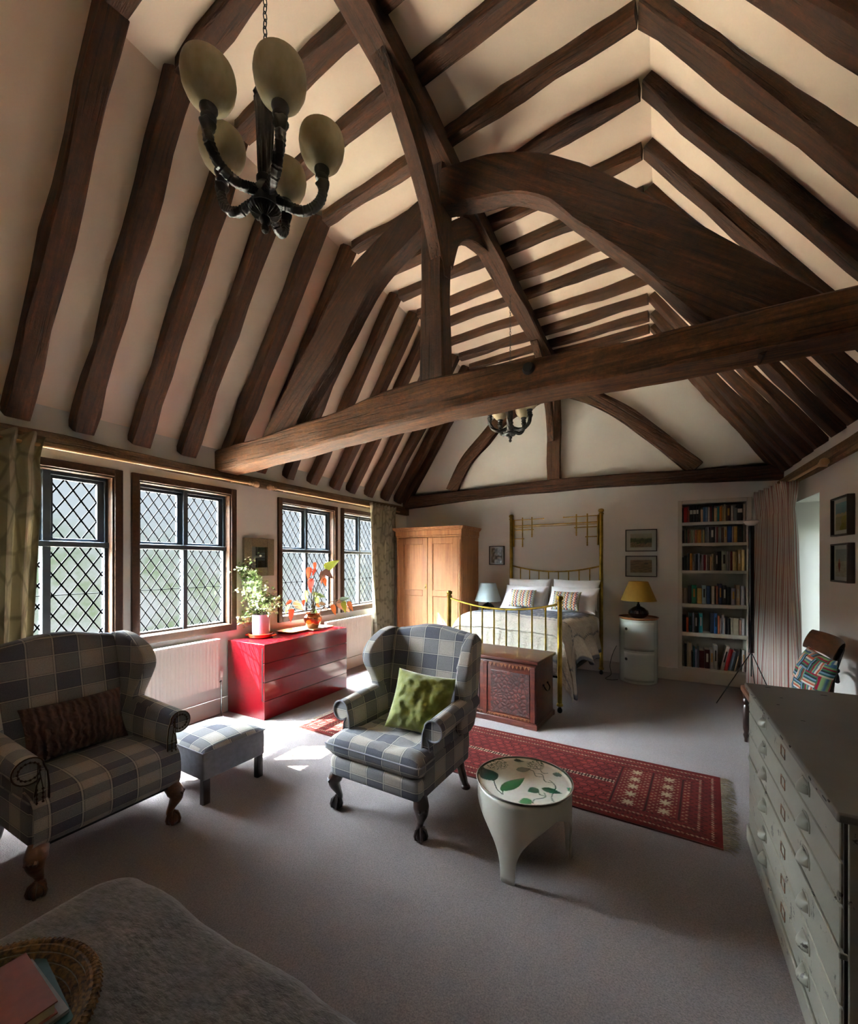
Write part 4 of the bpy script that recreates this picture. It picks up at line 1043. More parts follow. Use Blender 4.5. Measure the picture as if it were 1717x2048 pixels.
# ------------------------------------------------------------------ round table with tray
r = thing('side_table', 'low round white three-legged table in front of the rug', 'side table', (-.628, 2.205, 0))
th = []
ring_n = 96
def skirt(u, v):   # bent ply: drum apron flowing into three legs; v=0 top, 1 bottom edge
    a = u*2*PI; k = 1e9
    for la in LEGA:
        dd = abs((a-la+PI) % (2*PI)-PI); k = min(k, dd)
    legw = .30
    t_ = max(0, min(1, (k-.15)/.85)); zb = .305*t_**.32 if k > .15 else .004*(k/.15)**3
    z = .385+(zb-.385)*v
    return V((.236*math.cos(a), .236*math.sin(a), z))
LEGA = [R(-93), R(27), R(147)]
mb = MB()
for i in range(ring_n*3): pass
mb.grid(skirt, 540, 16, closed_u=True)
o = mb.build('legs_and_apron', 'table_white', r, fixn=False, ang=60)
md = o.modifiers.new('solid', 'SOLIDIFY'); md.thickness = .012; md.offset = 0
MB().lathe([(.001, .372), (.232, .372), (.236, .378), (.236, .386), (.001, .388)], n=64).build('table_top', 'table_white', r)
def leaf_in(x, y, cx, cy, L, W, ang):
    dx, dy = x-cx, y-cy; ca, sa = math.cos(ang), math.sin(ang); a = (dx*ca+dy*sa)/L+.5; b = abs(-dx*sa+dy*ca)/W
    if not 0 < a < 1: return False
    return b < .5*math.sin(PI*a**.75)
def tray_color(X, Y):   # unit disc, X to camera right, Y away
    rr = math.hypot(X, Y)
    if rr > .965: return '2b3a30'
    lv = [(-.74, .28, .62, .42, R(110), '123f30'), (-.26, -.15, .80, .30, R(40), '1d6434'), (.1, .47, .34, .22, R(10), '1c4a34'), (.1, -.40, .26, .24, R(200), '15503a'), (.48, -.42, .42, .2, R(-30), '155038'), (-.15, -.80, .28, .24, R(190), '1a6a38'), (.80, .25, .2, .2, R(60), '155048'), (.88, -.42, .3, .14, R(110), '1c6a4a'), (.38, -.9, .14, .12, R(0), '1a6a48'), (.08, .88, .25, .12, R(-20), '154034'), (.62, -.85, .14, .1, R(40), '1a6a48')]
    for cx, cy, L, W, a, c in lv:
        if leaf_in(X, Y, cx, cy, L, W, a): return c
    for (cx, cy, rr_) in ((-.47, .72, .26), (.42, .66, .2)):
        if math.hypot(X-cx, Y-cy) < rr_ and nz(X*34, Y*34, 2) > .12: return '1c4a30' if cx < 0 else '35503e'
    def seg(x0, y0, x1, y1, bow):
        tx, ty = x1-x0, y1-y0; L2 = tx*tx+ty*ty; t_ = ((X-x0)*tx+(Y-y0)*ty)/L2
        if not 0 <= t_ <= 1: return False
        dd = (-(X-x0)*ty+(Y-y0)*tx)/math.sqrt(L2)-bow*math.sin(t_*2*PI); return abs(dd) < .012
    for s_ in ((-.55, -.55, -.74, .25, .03), (-.55, -.55, -.5, -.3, .0), (.15, .45, .45, .15, .08), (.3, .3, .6, -.1, .09), (.55, 0, .45, -.95, .08), (.1, -.3, .3, -.6, .06), (.3, -.5, .0, -.9, .07), (.35, .5, .6, .3, .06)):
        if seg(*s_): return '2c4a38'
    return 'cdccc2'
r = thing('round_tray', 'round white tray printed with green leaves resting on the low table', 'tray', (-.628, 2.205, .3885))
NA = 220; NR = 84
def fn(u, v):
    a = u*2*PI; rr = .247*(v); z = .004 if rr < .225 else .004+.012*((rr-.225)/.022)**1.5
    return V((rr*math.cos(a), rr*math.sin(a), z))
MB().grid(fn, NA, NR, closed_u=True).build('printed_surface', 'paint_gloss', r, fixn=False, ang=60,
    color=lambda i, c: tray_color((c.x*RD_.x+c.y*RD_.y)/.247, (c.x*FD_.x+c.y*FD_.y)/.247))
MB().lathe([(.001, 0), (.225, 0), (.249, .012), (.251, .017), (.247, .018)], n=64, closed=True).build('tray_underside', 'table_white', r)

# ------------------------------------------------------------------ bed
BR = math.atan2(-.205, 1.82)
bed = thing('brass_bed', 'brass bedstead with tall ornamental head and bowed footboard, white mattress', 'bed', (-1.56, 4.53, 0), BR)
def post(x, y, h, rr):
    m_ = MB(); m_.tube([(x, y, .07), (x, y, h)], rr, 16)
    m_.lathe([(rr*1.3, h-.02), (rr*1.3, h), (rr*.8, h+.008), (rr*1.35, h+.022), (rr*1.45, h+.038), (rr*1.2, h+.055), (.001, h+.065)], (x, y, 0), 16)
    m_.lathe([(rr*.9, .06), (rr*1.4, .07), (rr*1.4, .085), (rr, .10)], (x, y, 0), 16)
    p = m_.build('post', 'brass', bed)
    MB().lathe([(.001, 0), (.018, 0), (.026, .012), (.026, .035), (.016, .05), (.012, .07)], (x, y, 0), 14).build('caster', 'iron', p)
for sx in (-1, 1):
    post(sx*.67, 0, 1.14, .024); post(sx*.665, 1.80, 2.22, .026)
HB = MB()
def rail(y, ze, zm, w):
    return [V((-w+2*w*t_/16, y, zm+(ze-zm)*(2*t_/16-1)**2)) for t_ in range(17)]
MB().tube(rail(0, 1.115, 1.02, .67), .012, 10).build('foot_rail', 'brass', bed)
MB().tube(rail(1.80, 1.49, 1.405, .66), .011, 10).build('head_rail', 'brass', bed)
MB().tube([(-.67, 0, .36), (.67, 0, .36)], .012, 8).build('lower_foot_rail', 'iron', bed)
for k in range(8):
    x = -.67+1.34*(k+1)/9; ze = 1.02+.095*(x/.67)**2
    MB().tube([(x, 0, .36), (x, 0, ze)], .009, 10).build('spindle', 'brass', bed)
for k in range(8):
    x = -.66+1.32*(k+1)/9; ze = 1.405+.085*(x/.66)**2
    MB().tube([(x, 1.80, .5), (x, 1.80, ze)], .008, 10).build('spindle', 'brass', bed)
MB().tube([(-.66, 1.80, 2.10), (.66, 1.80, 2.10)], .008, 8).build('upper_rod', 'brass', bed)
MB().tube([(-.62, 1.79, 2.075), (.62, 1.79, 2.075)], .005, 8).build('upper_rod', 'brass', bed)
for sx in (-1, 1):
    def bb(x): return sx*(.66-x)
    o_ = MB()
    o_.tube([(bb(0), 1.8, 2.19), (bb(.50), 1.8, 2.19)], .007, 8); o_.sphere((bb(.51), 1.8, 2.19), .012, 10)
    o_.tube([(bb(0), 1.8, 2.035), (bb(.36), 1.8, 2.035)], .007, 8)
    o_.tube([(bb(0), 1.8, 1.90), (bb(.2), 1.8, 1.90)], .007, 8); o_.sphere((bb(.2), 1.8, 1.90), .01, 10)
    for xx, zt, zb in ((.18, 2.215, 1.80), (.33, 2.215, 1.945)):
        o_.tube([(bb(xx), 1.8, zt), (bb(xx), 1.8, zb)], .009, 8); o_.sphere((bb(xx), 1.8, zt), .012, 8); o_.lathe([(.001, -.03), (.01, -.022), (.013, -.01), (.006, 0), (.012, .008), (.012, .02)], (bb(xx), 1.8, zb), 10)
    o_.tube([(bb(.035), 1.8, 2.2), (bb(.035), 1.8, 1.78)], .013, 10)
    o_.build('corner_ornament', 'brass', bed)
    MB().box(sx*.66-.015, sx*.66+.015, .02, 1.78, .33, .37).build('side_rail', 'iron', bed)
MB().rbox((0, .95, .60), (1.32, 1.66, .40), .07, 4).build('mattress', 'linen', bed)
# quilt
Mb = bed.matrix_basis
QN, QM = 130, 90
def quilt_pt(u, v):
    # u across (-1 left .. 1 right), v 0 foot .. 1 towards pillows
    L_ = 1.30
    drop = .10 if u < 0 else 1.0
    sgn = -1 if u < 0 else 1; a = abs(u)
    hem = {1: .47, -1: .40}[sgn]
    hem = .47+.22*math.exp(-((v-.06)/.10)**2)-.07*math.exp(-((v-.22)/.08)**2)+.03*math.sin(v*17)
    half = .69; tot = half+hem; s_ = a*tot
    yv = .06+1.36*v
    bul = .06*math.exp(-((v-.35)/.35)**2)
    zt = .865+bul-.10*(1-min(1, v/.16))**2+.012*nz(s_*5*sgn, yv*5, 2)+.02*nz(s_*2*sgn, yv*2, 7)
    rc = .10
    if s_ < half-rc: x = s_; z = zt-.03*(s_/half)**2
    elif s_ < half+rc*.57: t_ = (s_-(half-rc))/(rc*1.57)*PI/2; x = half-rc+rc*math.sin(t_); z = zt-.03-rc*(1-math.cos(t_))
    else:
        d = s_-(half+rc*.57); fl = .32 if v > .25 else .12+.2*v/.25
        wv = .05*math.sin(yv*13+1)*min(1, d*3)
        x = half+d*fl*(.6+.4*math.sin(yv*3))+wv; z = zt-.13-d*.93
    return V((x*sgn, yv+(.05*(a > .7)*(s_-half) if v < .2 else 0), max(z, .05)))
def quilt_foot(u, v):
    a = 2*u-1; top = quilt_pt(a, 0); hs = max(.0, .40*(1-max(0, abs(a)-.55)*2.0)); return V((top.x, top.y-.025*math.sin(v*PI*.5)-.0, top.z-hs*v))
def quilt_col(i, c, NUa=QN, f=False):
    a = 2*((i % QN)/(QN-1))-1; v = (i//QN)/(QM-1)
    s_ = abs(a)*1.16; zz = .018*abs(((v*30) % 1)-.5)*2+.012*nz(v*20, 3)
    gy = .22+.03*abs(((a*16) % 1)-.5)*2
    ivory, grey = 'b9b1a2', '6e727c'
    if s_ < .62+zz*2 and v > gy:
        return 'a8abb0' if nz(a*60, v*40, 5) > .38 else hexmix(grey, '5e626c', .5+nz(a*8, v*8))
    if abs(s_-(.86+zz)) < .010 or abs(v-(.17+.02*abs(((a*22) % 1)-.5))) < .006 and s_ < .9: return grey
    if s_ > 1.12: return grey
    return hexmix(ivory, 'c4bdb0', .5+nz(a*10, v*10))
q = MB().grid(lambda u, v: quilt_pt(2*u-1, v), QN, QM)
q.grid(quilt_foot, QN, 14)
q.v = [Mb @ p for p in q.v]
nq = QN*QM
o = q.build('quilt', 'quilt', fixn=False, ang=80, color=lambda i, c: quilt_col(i, c) if i < nq else ('7a7d86' if ((i-nq)//QN) == 8 else 'b9b1a2'))
md = o.modifiers.new('solid', 'SOLIDIFY'); md.thickness = .012; md.offset = 1
tag(o, 'ivory stitched quilt with grey centre and zigzag lines spread over the bed', 'quilt')
Bz = lambda x, y, z, rx=0, ry=0, rz=0: Mb @ MX((x, y, z), rx, ry, rz)
pillow('pillow', .66, .44, .17, 'linen', Bz(-.335, 1.66, 1.09, -20, 0, 2), 'plump white pillow on the left against the brass bed head', 'pillow', 11, .02, group='white pillows')
pillow('pillow', .66, .44, .17, 'linen', Bz(.345, 1.66, 1.09, -20, 0, -3), 'plump white pillow on the right against the brass bed head', 'pillow', 12, .02, group='white pillows')
pillow('pillow', .66, .42, .15, 'linen', Bz(-.33, 1.50, 1.03, -38, 0, 0), 'white pillow lying in front on the left half of the bed', 'pillow', 13, .02, group='white pillows')
pillow('pillow', .66, .42, .15, 'linen', Bz(.36, 1.50, 1.03, -38, 0, 0), 'white pillow lying in front on the right half of the bed', 'pillow', 14, .02, group='white pillows')
ZC = ['c06a4a', '3f5f78', 'b9b3a2', '8fa39a', 'c9a45c', '2f4460', 'c7beb0']
def zig(NUc):
    def f(i, c):
        x = c.x; z = c.z; k = int((x+1+.011*(abs(((z/.034) % 1)-.5)*4-1))/.0145); return ZC[k % 7]
    return f
pillow('cushion', .37, .27, .11, 'paint_matt', Bz(-.30, 1.36, 1.03, -28, 0, 2), 'small multicoloured zigzag cushion on the left of the bed', seed=15, n=90, color=zig(0), group='zigzag cushions')
pillow('cushion', .37, .27, .11, 'paint_matt', Bz(.33, 1.32, 1.03, -28, 0, -2), 'small multicoloured zigzag cushion on the right of the bed', seed=16, n=90, color=zig(0), group='zigzag cushions')

# ------------------------------------------------------------------ trunk at the bed foot
tr_rz = R(-5.2)
r = thing('blanket_chest', 'dark red-brown carved wooden chest with domed-edge lid at the bed foot', 'chest', (-1.48, 4.17, 0), tr_rz)
W, D, HT = 1.03, .50, .64
MB().rbox((0, 0, .32), (W, D, .54), .006, 2).build('carcass', 'trunk', r)
MB().box(-W/2-.012, W/2+.012, -D/2-.012, D/2+.012, .0, .055).build('plinth', 'trunk', r, bevel=.006)
MB().rbox((0, 0, HT-.022), (W+.05, D+.04, .032), .008, 3).build('lid', 'trunk', r)
fr_ = MB()
for x0, x1, z0, z1 in [(-W/2+.06, -.06, .10, .50), (.06, W/2-.06, .10, .50)]: fr_.box(x0, x1, -D/2-.006, -D/2+.002, z0, z1)
fr_.build('carved_panel', 'trunk_carved', r, bevel=.003)
for x0, x1, z0, z1, nm in [(-W/2+.01, W/2-.01, .535, .575, 't'), (-W/2+.01, W/2-.01, .06, .085, 'b')]:
    b = MB(); n = 26
    for k in range(n):
        xa = x0+(x1-x0)*k/n; xb = x0+(x1-x0)*(k+1)/n
        b.prism([(xa, z1), (xb, z1), ((xa+xb)/2, z0)], -D/2-.006, -D/2+.001, 'y')
    b.build('inlay_band', 'trunk_inlay', r, smooth=False)
for x in (-W/2+.03, 0, W/2-.03): MB().box(x-.022, x+.022, -D/2-.009, -D/2+.002, .06, .575).build('stile', 'trunk', r, bevel=.003)
h = MB(); h.tube(spline([(W/2+.006, -.06, .37), (W/2+.03, -.055, .33), (W/2+.032, 0, .31), (W/2+.03, .055, .33), (W/2+.006, .06, .37)], 4), .006, 8)
for yy in (-.06, .06): h.sphere((W/2+.006, yy, .37), .012, 8)
h.build('iron_handle', 'iron', r)
for sx in (-1, 1):
    for sy in (-1, 1): MB().prism([(sx*(W/2+.014), 0), (sx*(W/2-.12), 0), (sx*(W/2-.10), .035), (sx*(W/2+.014), .045)], sy*(D/2-.02), sy*(D/2+.016), 'y').build('bracket_foot', 'trunk', r)

# ------------------------------------------------------------------ wardrobe
r = thing('wardrobe', 'stripped pine two-door wardrobe in the corner beside the bed', 'wardrobe', (-3.165, 6.05, 0))
wx0, wx1, wy0, wy1 = -3.70, -2.567, 5.71, 6.395
MB().box(wx0, wx1, wy0+.02, wy1, .08, 1.97).build('carcass', 'pine', r, ws=True, bevel=.004)
MB().box(wx0-.02, wx1+.02, wy0-.015, wy1, 0, .13).build('plinth', 'pine', r, ws=True, bevel=.006)
c_ = MB()
def cprof(e, z0, z1): c_.box(wx0-e, wx1+e, wy0-e, wy1, z0, z1)
for e, z0, z1 in [(.008, 1.93, 1.955), (.015, 1.955, 2.03), (.03, 2.03, 2.045), (.045, 2.045, 2.065), (.055, 2.065, 2.085)]: cprof(e, z0, z1)
c_.build('cornice', 'pine', r, ws=True, bevel=.006)
for k, (a, b) in enumerate(((wx0+.05, (wx0+wx1)/2-.003), ((wx0+wx1)/2+.003, wx1-.05))):
    d = MB(); st_ = .085
    zs = [.15, .24, 1.02, 1.11, 1.82, 1.92]
    d.box(a, a+st_, wy0, wy0+.025, .15, 1.92); d.box(b-st_, b, wy0, wy0+.025, .15, 1.92)
    for z0, z1 in ((.15, .24), (1.02, 1.11), (1.82, 1.92)): d.box(a+st_, b-st_, wy0, wy0+.025, z0, z1)
    dr = d.build('door', 'pine', r, ws=True, bevel=.004)
    for z0, z1 in ((.24, 1.02), (1.11, 1.82)):
        MB().box(a+st_, b-st_, wy0+.012, wy0+.022, z0, z1).build('door_panel', 'pine', dr, ws=False)
        dr.children[-1].matrix_parent_inverse = r.matrix_basis.inverted()
for x in (wx0+.025, wx1-.025):
    MB().box(x-.025, x+.025, wy0+.003, wy0+.03, .13, 1.93).build('pilaster', 'pine', r, ws=True, bevel=.004)
    MB().tube([(x, wy0, .2), (x, wy0, 1.88)], .008, 8).build('reeding', 'pine', r, ws=True)
MB().box(wx1-.001, wx1+.006, wy0+.05, wy0+.13, .13, 1.93).build('side_stile', 'pine', r, ws=True, bevel=.002)
MB().box(wx1-.001, wx1+.006, wy1-.10, wy1-.02, .13, 1.93).build('side_stile', 'pine', r, ws=True, bevel=.002)
MB().box(wx1-.001, wx1+.006, wy0+.13, wy1-.1, 1.0, 1.09).build('side_rail', 'pine', r, ws=True, bevel=.002)
MB().box(-3.168, -3.152, wy0-.004, wy0+.003, 1.13, 1.20).build('escutcheon', 'brass', r, ws=True)
MB().tube([(-3.16, wy0, 1.16), (-3.16, wy0-.03, 1.16), (-3.16, wy0-.035, 1.14)], .004, 6).build('key', 'iron', r, ws=True)

# ------------------------------------------------------------------ bedside pieces
def table_lamp(label, c, base_prof, neck, sh_r0, sh_r1, z0, z1, shade_mat):
    r = thing('table_lamp', label, 'lamp', c)
    MB().lathe(base_prof, n=32).build('lamp_base', 'black_gloss', r)
    MB().lathe([(.012, neck[0]), (.012, neck[1])], n=14).build('lamp_stem', 'black_gloss', r)
    MB().lathe([(sh_r0, z0), (sh_r1, z1), (sh_r1-.003, z1), (sh_r0-.003, z0)], n=40, closed=True).build('lamp_shade', shade_mat, r)
    MB().tube([(0, 0, neck[1]-.01), (0, 0, z1-.03)], .004, 6).build('shade_carrier', 'brass', r)
    for k in range(3): 
        a = k*2*PI/3; MB().tube([(0, 0, z1-.03), ((sh_r1-.003)*math.cos(a), (sh_r1-.003)*math.sin(a), z1-.012)], .002, 5).build('shade_spoke', 'brass', r)
    return r
tb_ = thing('bedside_table', 'small dark bedside table mostly hidden behind the brass footboard', 'table', (-2.27, 6.08, 0))
MB().lathe([(.001, .74), (.20, .74), (.205, .75), (.2, .765), (.001, .767)], n=32).build('table_top', 'leg_dark', tb_)
MB().lathe([(.02, .06), (.03, .2), (.018, .35), (.03, .5), (.02, .74)], n=16).build('column', 'leg_dark', tb_)
for k in range(3):
    a = k*2*PI/3; MB().tube(spline([(0, 0, .12), (.09*math.cos(a), .09*math.sin(a), .10), (.18*math.cos(a), .18*math.sin(a), .012)], 3), .012, 8).build('leg', 'leg_dark', tb_)
table_lamp('table lamp with pale blue-grey shade and round black base, left of the bed', (-2.27, 6.04, .767), [(.001, 0), (.06, 0), (.09, .03), (.10, .07), (.09, .115), (.05, .15), (.02, .165), (.001, .166)], (.16, .23), .20, .115, .19, .46, 'blueshade')
r = thing('storage_cabinet', 'white cylindrical two-door bedside cabinet right of the bed', 'cabinet', (-.235, 6.15, 0))
cr_ = .225
MB().lathe([(.001, 0), (cr_-.006, 0), (cr_, .006), (cr_, .80), (cr_-.004, .805), (.001, .806)], n=72).build('drum', 'cabinet_white', r)
for z0 in (.035, .42):
    a0, a1 = R(-135), R(-35); H_ = .36
    def fn(u, v, z0=z0):
        a = a0+(a1-a0)*u; e = .003*(min(u, 1-u) > .01)*(min(v, 1-v) > .01); rr = cr_+.001+e+.002
        return V((rr*math.cos(a), rr*math.sin(a), z0+H_*v))
    d = MB().grid(fn, 40, 12).build('door', 'cabinet_white', r, fixn=False)
    md = d.modifiers.new('solid', 'SOLIDIFY'); md.thickness = .004
    a = a0+(a1-a0)*.10; Mx = Matrix.Translation(V(((cr_+.004)*math.cos(a), (cr_+.004)*math.sin(a), z0+.27))) @ Matrix.Rotation(a, 4, 'Z') @ Matrix.Rotation(PI/2, 4, 'Y')
    MB().lathe([(.001, .002), (.016, .002), (.019, .0035), (.019, 0)], n=20).xf(Mx).build('finger_hole', 'black', d)
r = thing('cabinet_tray', 'round wooden tray on top of the white cylindrical cabinet', 'tray', (-.235, 6.15, .806))
MB().lathe([(.001, 0), (.22, 0), (.236, .012), (.238, .03), (.230, .03), (.218, .012), (.001, .008)], n=48).build('tray_body', 'ply', r)
table_lamp('table lamp with mustard yellow shade and squat black base on the white cabinet', (-.235, 6.16, .816), [(.001, 0), (.07, 0), (.11, .03), (.125, .065), (.115, .10), (.07, .135), (.025, .155), (.018, .18), (.001, .181)], (.17, .24), .215, .115, .225, .475, 'mustard')
tag(MB().tube(spline([(-.50, 6.2, .42), (-.55, 6.2, .30), (-.58, 6.18, .15), (-.56, 6.1, .05), (-.62, 6.02, .008), (-.54, 5.98, .008), (-.47, 6.05, .006)], 6), .004, 6).build('power_cord', 'black'), 'thin black power cord trailing to the floor beside the white cabinet', 'cord')

# ------------------------------------------------------------------ bookcase and books
r = thing('bookcase', 'white built-in bookcase of six shelves recessed in the end wall', 'bookcase', ((BX0+BX1)/2, YE, BZ0))
by0, by1 = YE-.02, YE+.26; fw = .045
f = MB()
for x0, x1, z0, z1 in [(BX0-fw, BX0, BZ0-fw, BZ1+fw), (BX1, BX1+fw, BZ0-fw, BZ1+fw), (BX0, BX1, BZ1, BZ1+fw), (BX0, BX1, BZ0-fw, BZ0)]: f.box(x0, x1, by0, YE+.001, z0, z1)
f.build('face_frame', 'white_paint', r, ws=True, bevel=.003)
b = MB(); b.box(BX0, BX1, by1, by1+.01, BZ0, BZ1); b.box(BX0, BX0+.004, YE, by1, BZ0, BZ1); b.box(BX1-.004, BX1, YE, by1, BZ0, BZ1); b.box(BX0, BX1, YE, by1, BZ0, BZ0+.004); b.box(BX0, BX1, YE, by1, BZ1-.004, BZ1)
b.build('back_panel', 'white_paint', r, ws=True, smooth=False)
SH = [(2.058, 2.018), (1.79, 1.752), (1.437, 1.402), (1.008, .967), (.636, .590)]
for zt_, zb_ in SH: MB().box(BX0, BX1, by0+.004, by1, zb_, zt_).build('shelf', 'white_paint', r, ws=True, bevel=.002)
BK = [
 (2.058, '82,108,.19,232020;108,180,.2,b81a18;182,205,.215,a03030;206,228,.15,b06050;230,295,.215,141414*;297,362,.215,141616*;364,410,.215,161616*;412,448,.2,302822;452,498,.16,c8a888;500,545,.19,3a6a98;547,590,.19,6a86a8;592,634,.185,b8a8a0;636,670,.205,702428;672,710,.21,201818;714,772,.17,d0b890;774,815,.19,208090;817,848,.19,d07828;850,872,.2,c88838;874,900,.185,a89880;902,940,.215,c8bca0;942,1030,.2,3a1018;1036,1080,.19,b8a498;1084,1145,.16,707070;1150,1245,.2,14141a*;1255,1300,.2,989080'),
 (1.79, '85,120,.17,3a2a20;120,152,.18,7a6850;154,185,.19,4a5238;187,225,.18,703828;228,262,.17,b09878;264,298,.17,8a9870;300,335,.17,c0b898;338,372,.17,a85838;374,402,.17,c89050;404,432,.17,d8a040;434,462,.17,c87830;464,492,.17,8a9880;494,530,.165,a89868;545,582,.2,707478;584,618,.2,8a8a8c;625,725,.2,1c2028;730,758,.2,a89898;760,782,.2,983038;784,812,.2,88806c;814,850,.2,a8b0b8;855,895,.19,604840;900,960,.2,c0a888;968,1050,.205,1850a0;1056,1080,.2,a89088;1084,1150,.2,c09048;1155,1260,.205,182820;1265,1300,.2,706048'),
 (1.437, '90,115,.17,2a2c2c;117,150,.19,3a4a44;152,180,.19,505c60;182,205,.22,889098;207,232,.22,20283a;234,285,.22,d09030;290,315,.11,b8c0b0;317,340,.21,a89890;342,365,.21,505868;367,392,.21,303648;394,440,.22,8890a0;442,465,.11,c0b0b0;467,510,.2,a89498;512,550,.2,a82838;552,590,.2,b09890;592,628,.2,886858;630,665,.18,d8b080;668,700,.21,b8a080;702,735,.22,706458;738,792,.24,101218;795,850,.24,14161c;855,950,.25,a8ac9c;952,1000,.24,807880;1004,1018,.24,b0a8a0;1020,1062,.24,883838;1064,1145,.24,c8b480;1155,1222,.26,c8a870;1228,1285,.26,e0cc88'),
 (1.008, '84,125,.2,b09880;130,150,.19,d0b898;155,185,.2,a08878;195,265,.23,28262a;272,370,.24,108058;385,475,.2,d0b060;478,560,.24,90a4b0;568,645,.23,2c4a78;662,722,.23,c8bc9c;726,750,.2,38302c;752,792,.23,b86850;800,868,.26,1c2850;875,952,.24,1a1c28;960,1030,.22,102028;1036,1120,.21,988e9c;1126,1200,.25,d0b08c;1218,1285,.24,b8b8c0'),
 (.636, '90,160,.21,1c1c20;165,208,.19,d05020;215,285,.25,185058;290,318,.25,8890b0;322,400,.24,38342c;418,490,.25,30a0a8;645,712,.26,18203a;715,775,.26,2060a8;782,820,.23,d07850;824,850,.2,c0a8a0;855,905,.24,b8c4d0;908,922,.2,c8b8a8;925,975,.22,282838;980,1025,.2,1c1c1c;1030,1075,.21,c8c0b0;1078,1175,.21,d0c8b8;1180,1230,.19,c09080;1235,1285,.21,c0b8c0'),
 (.184, '88,118,.28,8a867c;122,175,.3,202428;178,205,.3,b8a890;207,265,.31,c8b090;270,300,.2,282828;302,335,.27,286880;337,385,.24,9098b8;388,420,.28,808898;425,525,.22,601820;530,630,.24,4a1418;640,700,.25,a89c98;705,780,.3,a8a49c;800,870,.31,b8b0a0/;872,945,.28,b8121c/;948,1010,.25,7890a8/;1012,1065,.26,181c20/;1067,1095,.2,c0a880/;1240,1298,.27,b8b4ac'),
]
def cname(h):
    rr, g, b_ = [int(h[i:i+2], 16) for i in (0, 2, 4)]; mx, mn = max(rr, g, b_), min(rr, g, b_); l = (mx+mn)/2; s_ = mx-mn
    tone = 'dark ' if l < 85 else ('pale ' if l > 165 else '')
    if s_ < 24: return 'black' if l < 45 else 'charcoal' if l < 90 else 'grey' if l < 150 else 'off-white'
    if rr >= g >= b_:
        if (rr-g) > .6*s_: return tone+'red' if (g-b_) < .25*s_ else tone+'orange'
        return tone+('brown' if l < 120 else 'tan' if s_ < 90 else 'yellow')
    if g >= rr and g >= b_: return tone+'green'
    if b_ >= rr: return tone+('teal' if (g-rr) > .6*s_ else 'blue')
    return tone+'maroon'
SN = ['top', 'second', 'third', 'fourth', 'fifth', 'bottom']
random.seed(3)
for si, (zb_, txt) in enumerate(BK):
    for bi, e in enumerate(txt.split(';')):
        x0, x1, hh, colr = e.split(','); x0 = BX0+.006+(float(x0)-82)/1225*(BX1-BX0-.012); x1 = BX0+.006+(float(x1)-82)/1225*(BX1-BX0-.012); hh = float(hh)
        lab = colr.endswith('*'); lean = colr.endswith('/'); colr = colr[:6]; tk = x1-x0-.0015; dp = .13+.05*random.random()
        yf = YE+.012+random.random()*.022
        mb = MB(); c = .002
        mb.box(0, tk, 0, dp, 0, hh, 0)            # cover board block
        mb.v = mb.v[:0]; mb.f = []; mb.mi = []
        mb.box(0, c, 0, dp, 0, hh, 0); mb.box(tk-c, tk, 0, dp, 0, hh, 0)
        ns = 5; sp_ = [V((tk*k/ns, -.004*math.sin(PI*k/ns)+.0, 0)) for k in range(ns+1)]
        for k in range(ns): mb.add([sp_[k], sp_[k+1], sp_[k+1]+V((0, 0, hh)), sp_[k]+V((0, 0, hh)), sp_[k]+V((0, .003, 0)), sp_[k+1]+V((0, .003, 0)), sp_[k+1]+V((0, .003, hh)), sp_[k]+V((0, .003, hh))], [(0, 1, 2, 3), (4, 7, 6, 5), (3, 2, 6, 7), (0, 4, 5, 1)], 0)
        mb.box(c, tk-c, .002, dp-.004, .003, hh-.003, 1)
        o = mb.build('book', ['cover', 'pages'], loc=(0, 0, 0), fixn=False, ang=50)
        o.location = (x0, yf, zb_+.0005); o.color = (*srgb(colr), 1)
        if lean: o.rotation_euler = (0, R(12.5), 0); o.location.x = x0+.012
        tag(o, f'{cname(colr)} book on the {SN[si]} shelf of the bookcase, {ORD[bi]} from the left', 'book', f'books on the {SN[si]} shelf')
        if lab: MB().box(.002, tk-.002, -.0055, -.003, hh*.50, hh*.74).build('spine_label', 'label', o)
        elif hh > .19 and tk > .028 and random.random() < .6: MB().box(tk*.3, tk*.7, -.0052, -.003, hh*.35, hh*.8).build('spine_title', random.choice(['label', 'chip', 'amber']), o)

# ------------------------------------------------------------------ floor lamp
r = thing('floor_lamp', 'slim black uplighter floor lamp on a wire tripod before the bookcase', 'lamp', (.885, 5.72, 0))
MB().tube([(0, 0, .56), (0, 0, 1.94)], .027, 20).build('pole', 'black_gloss', r)
MB().lathe([(.02, 1.935), (.05, 1.955), (.068, 1.98), (.07, 1.99), (.055, 2.0), (.001, 2.002)], n=28).build('lamp_head', 'radiator', r)
for a, l_ in ((R(206), .37), (R(-62), .40), (R(75), .37)):
    MB().tube([(0, 0, .565), (l_*math.cos(a), l_*math.sin(a), .004)], .005, 8).build('leg', 'iron', r)
MB().tube([(0, 0, .56), (0, 0, .3)], .006, 8).build('cable', 'iron', r)

# ------------------------------------------------------------------ mahogany chair with patchwork cushion (near the right wall)
r = thing('dining_chair', 'dark mahogany chair with curved top rail standing behind the plan chest', 'chair', (.875, 4.25, 0), R(-90))
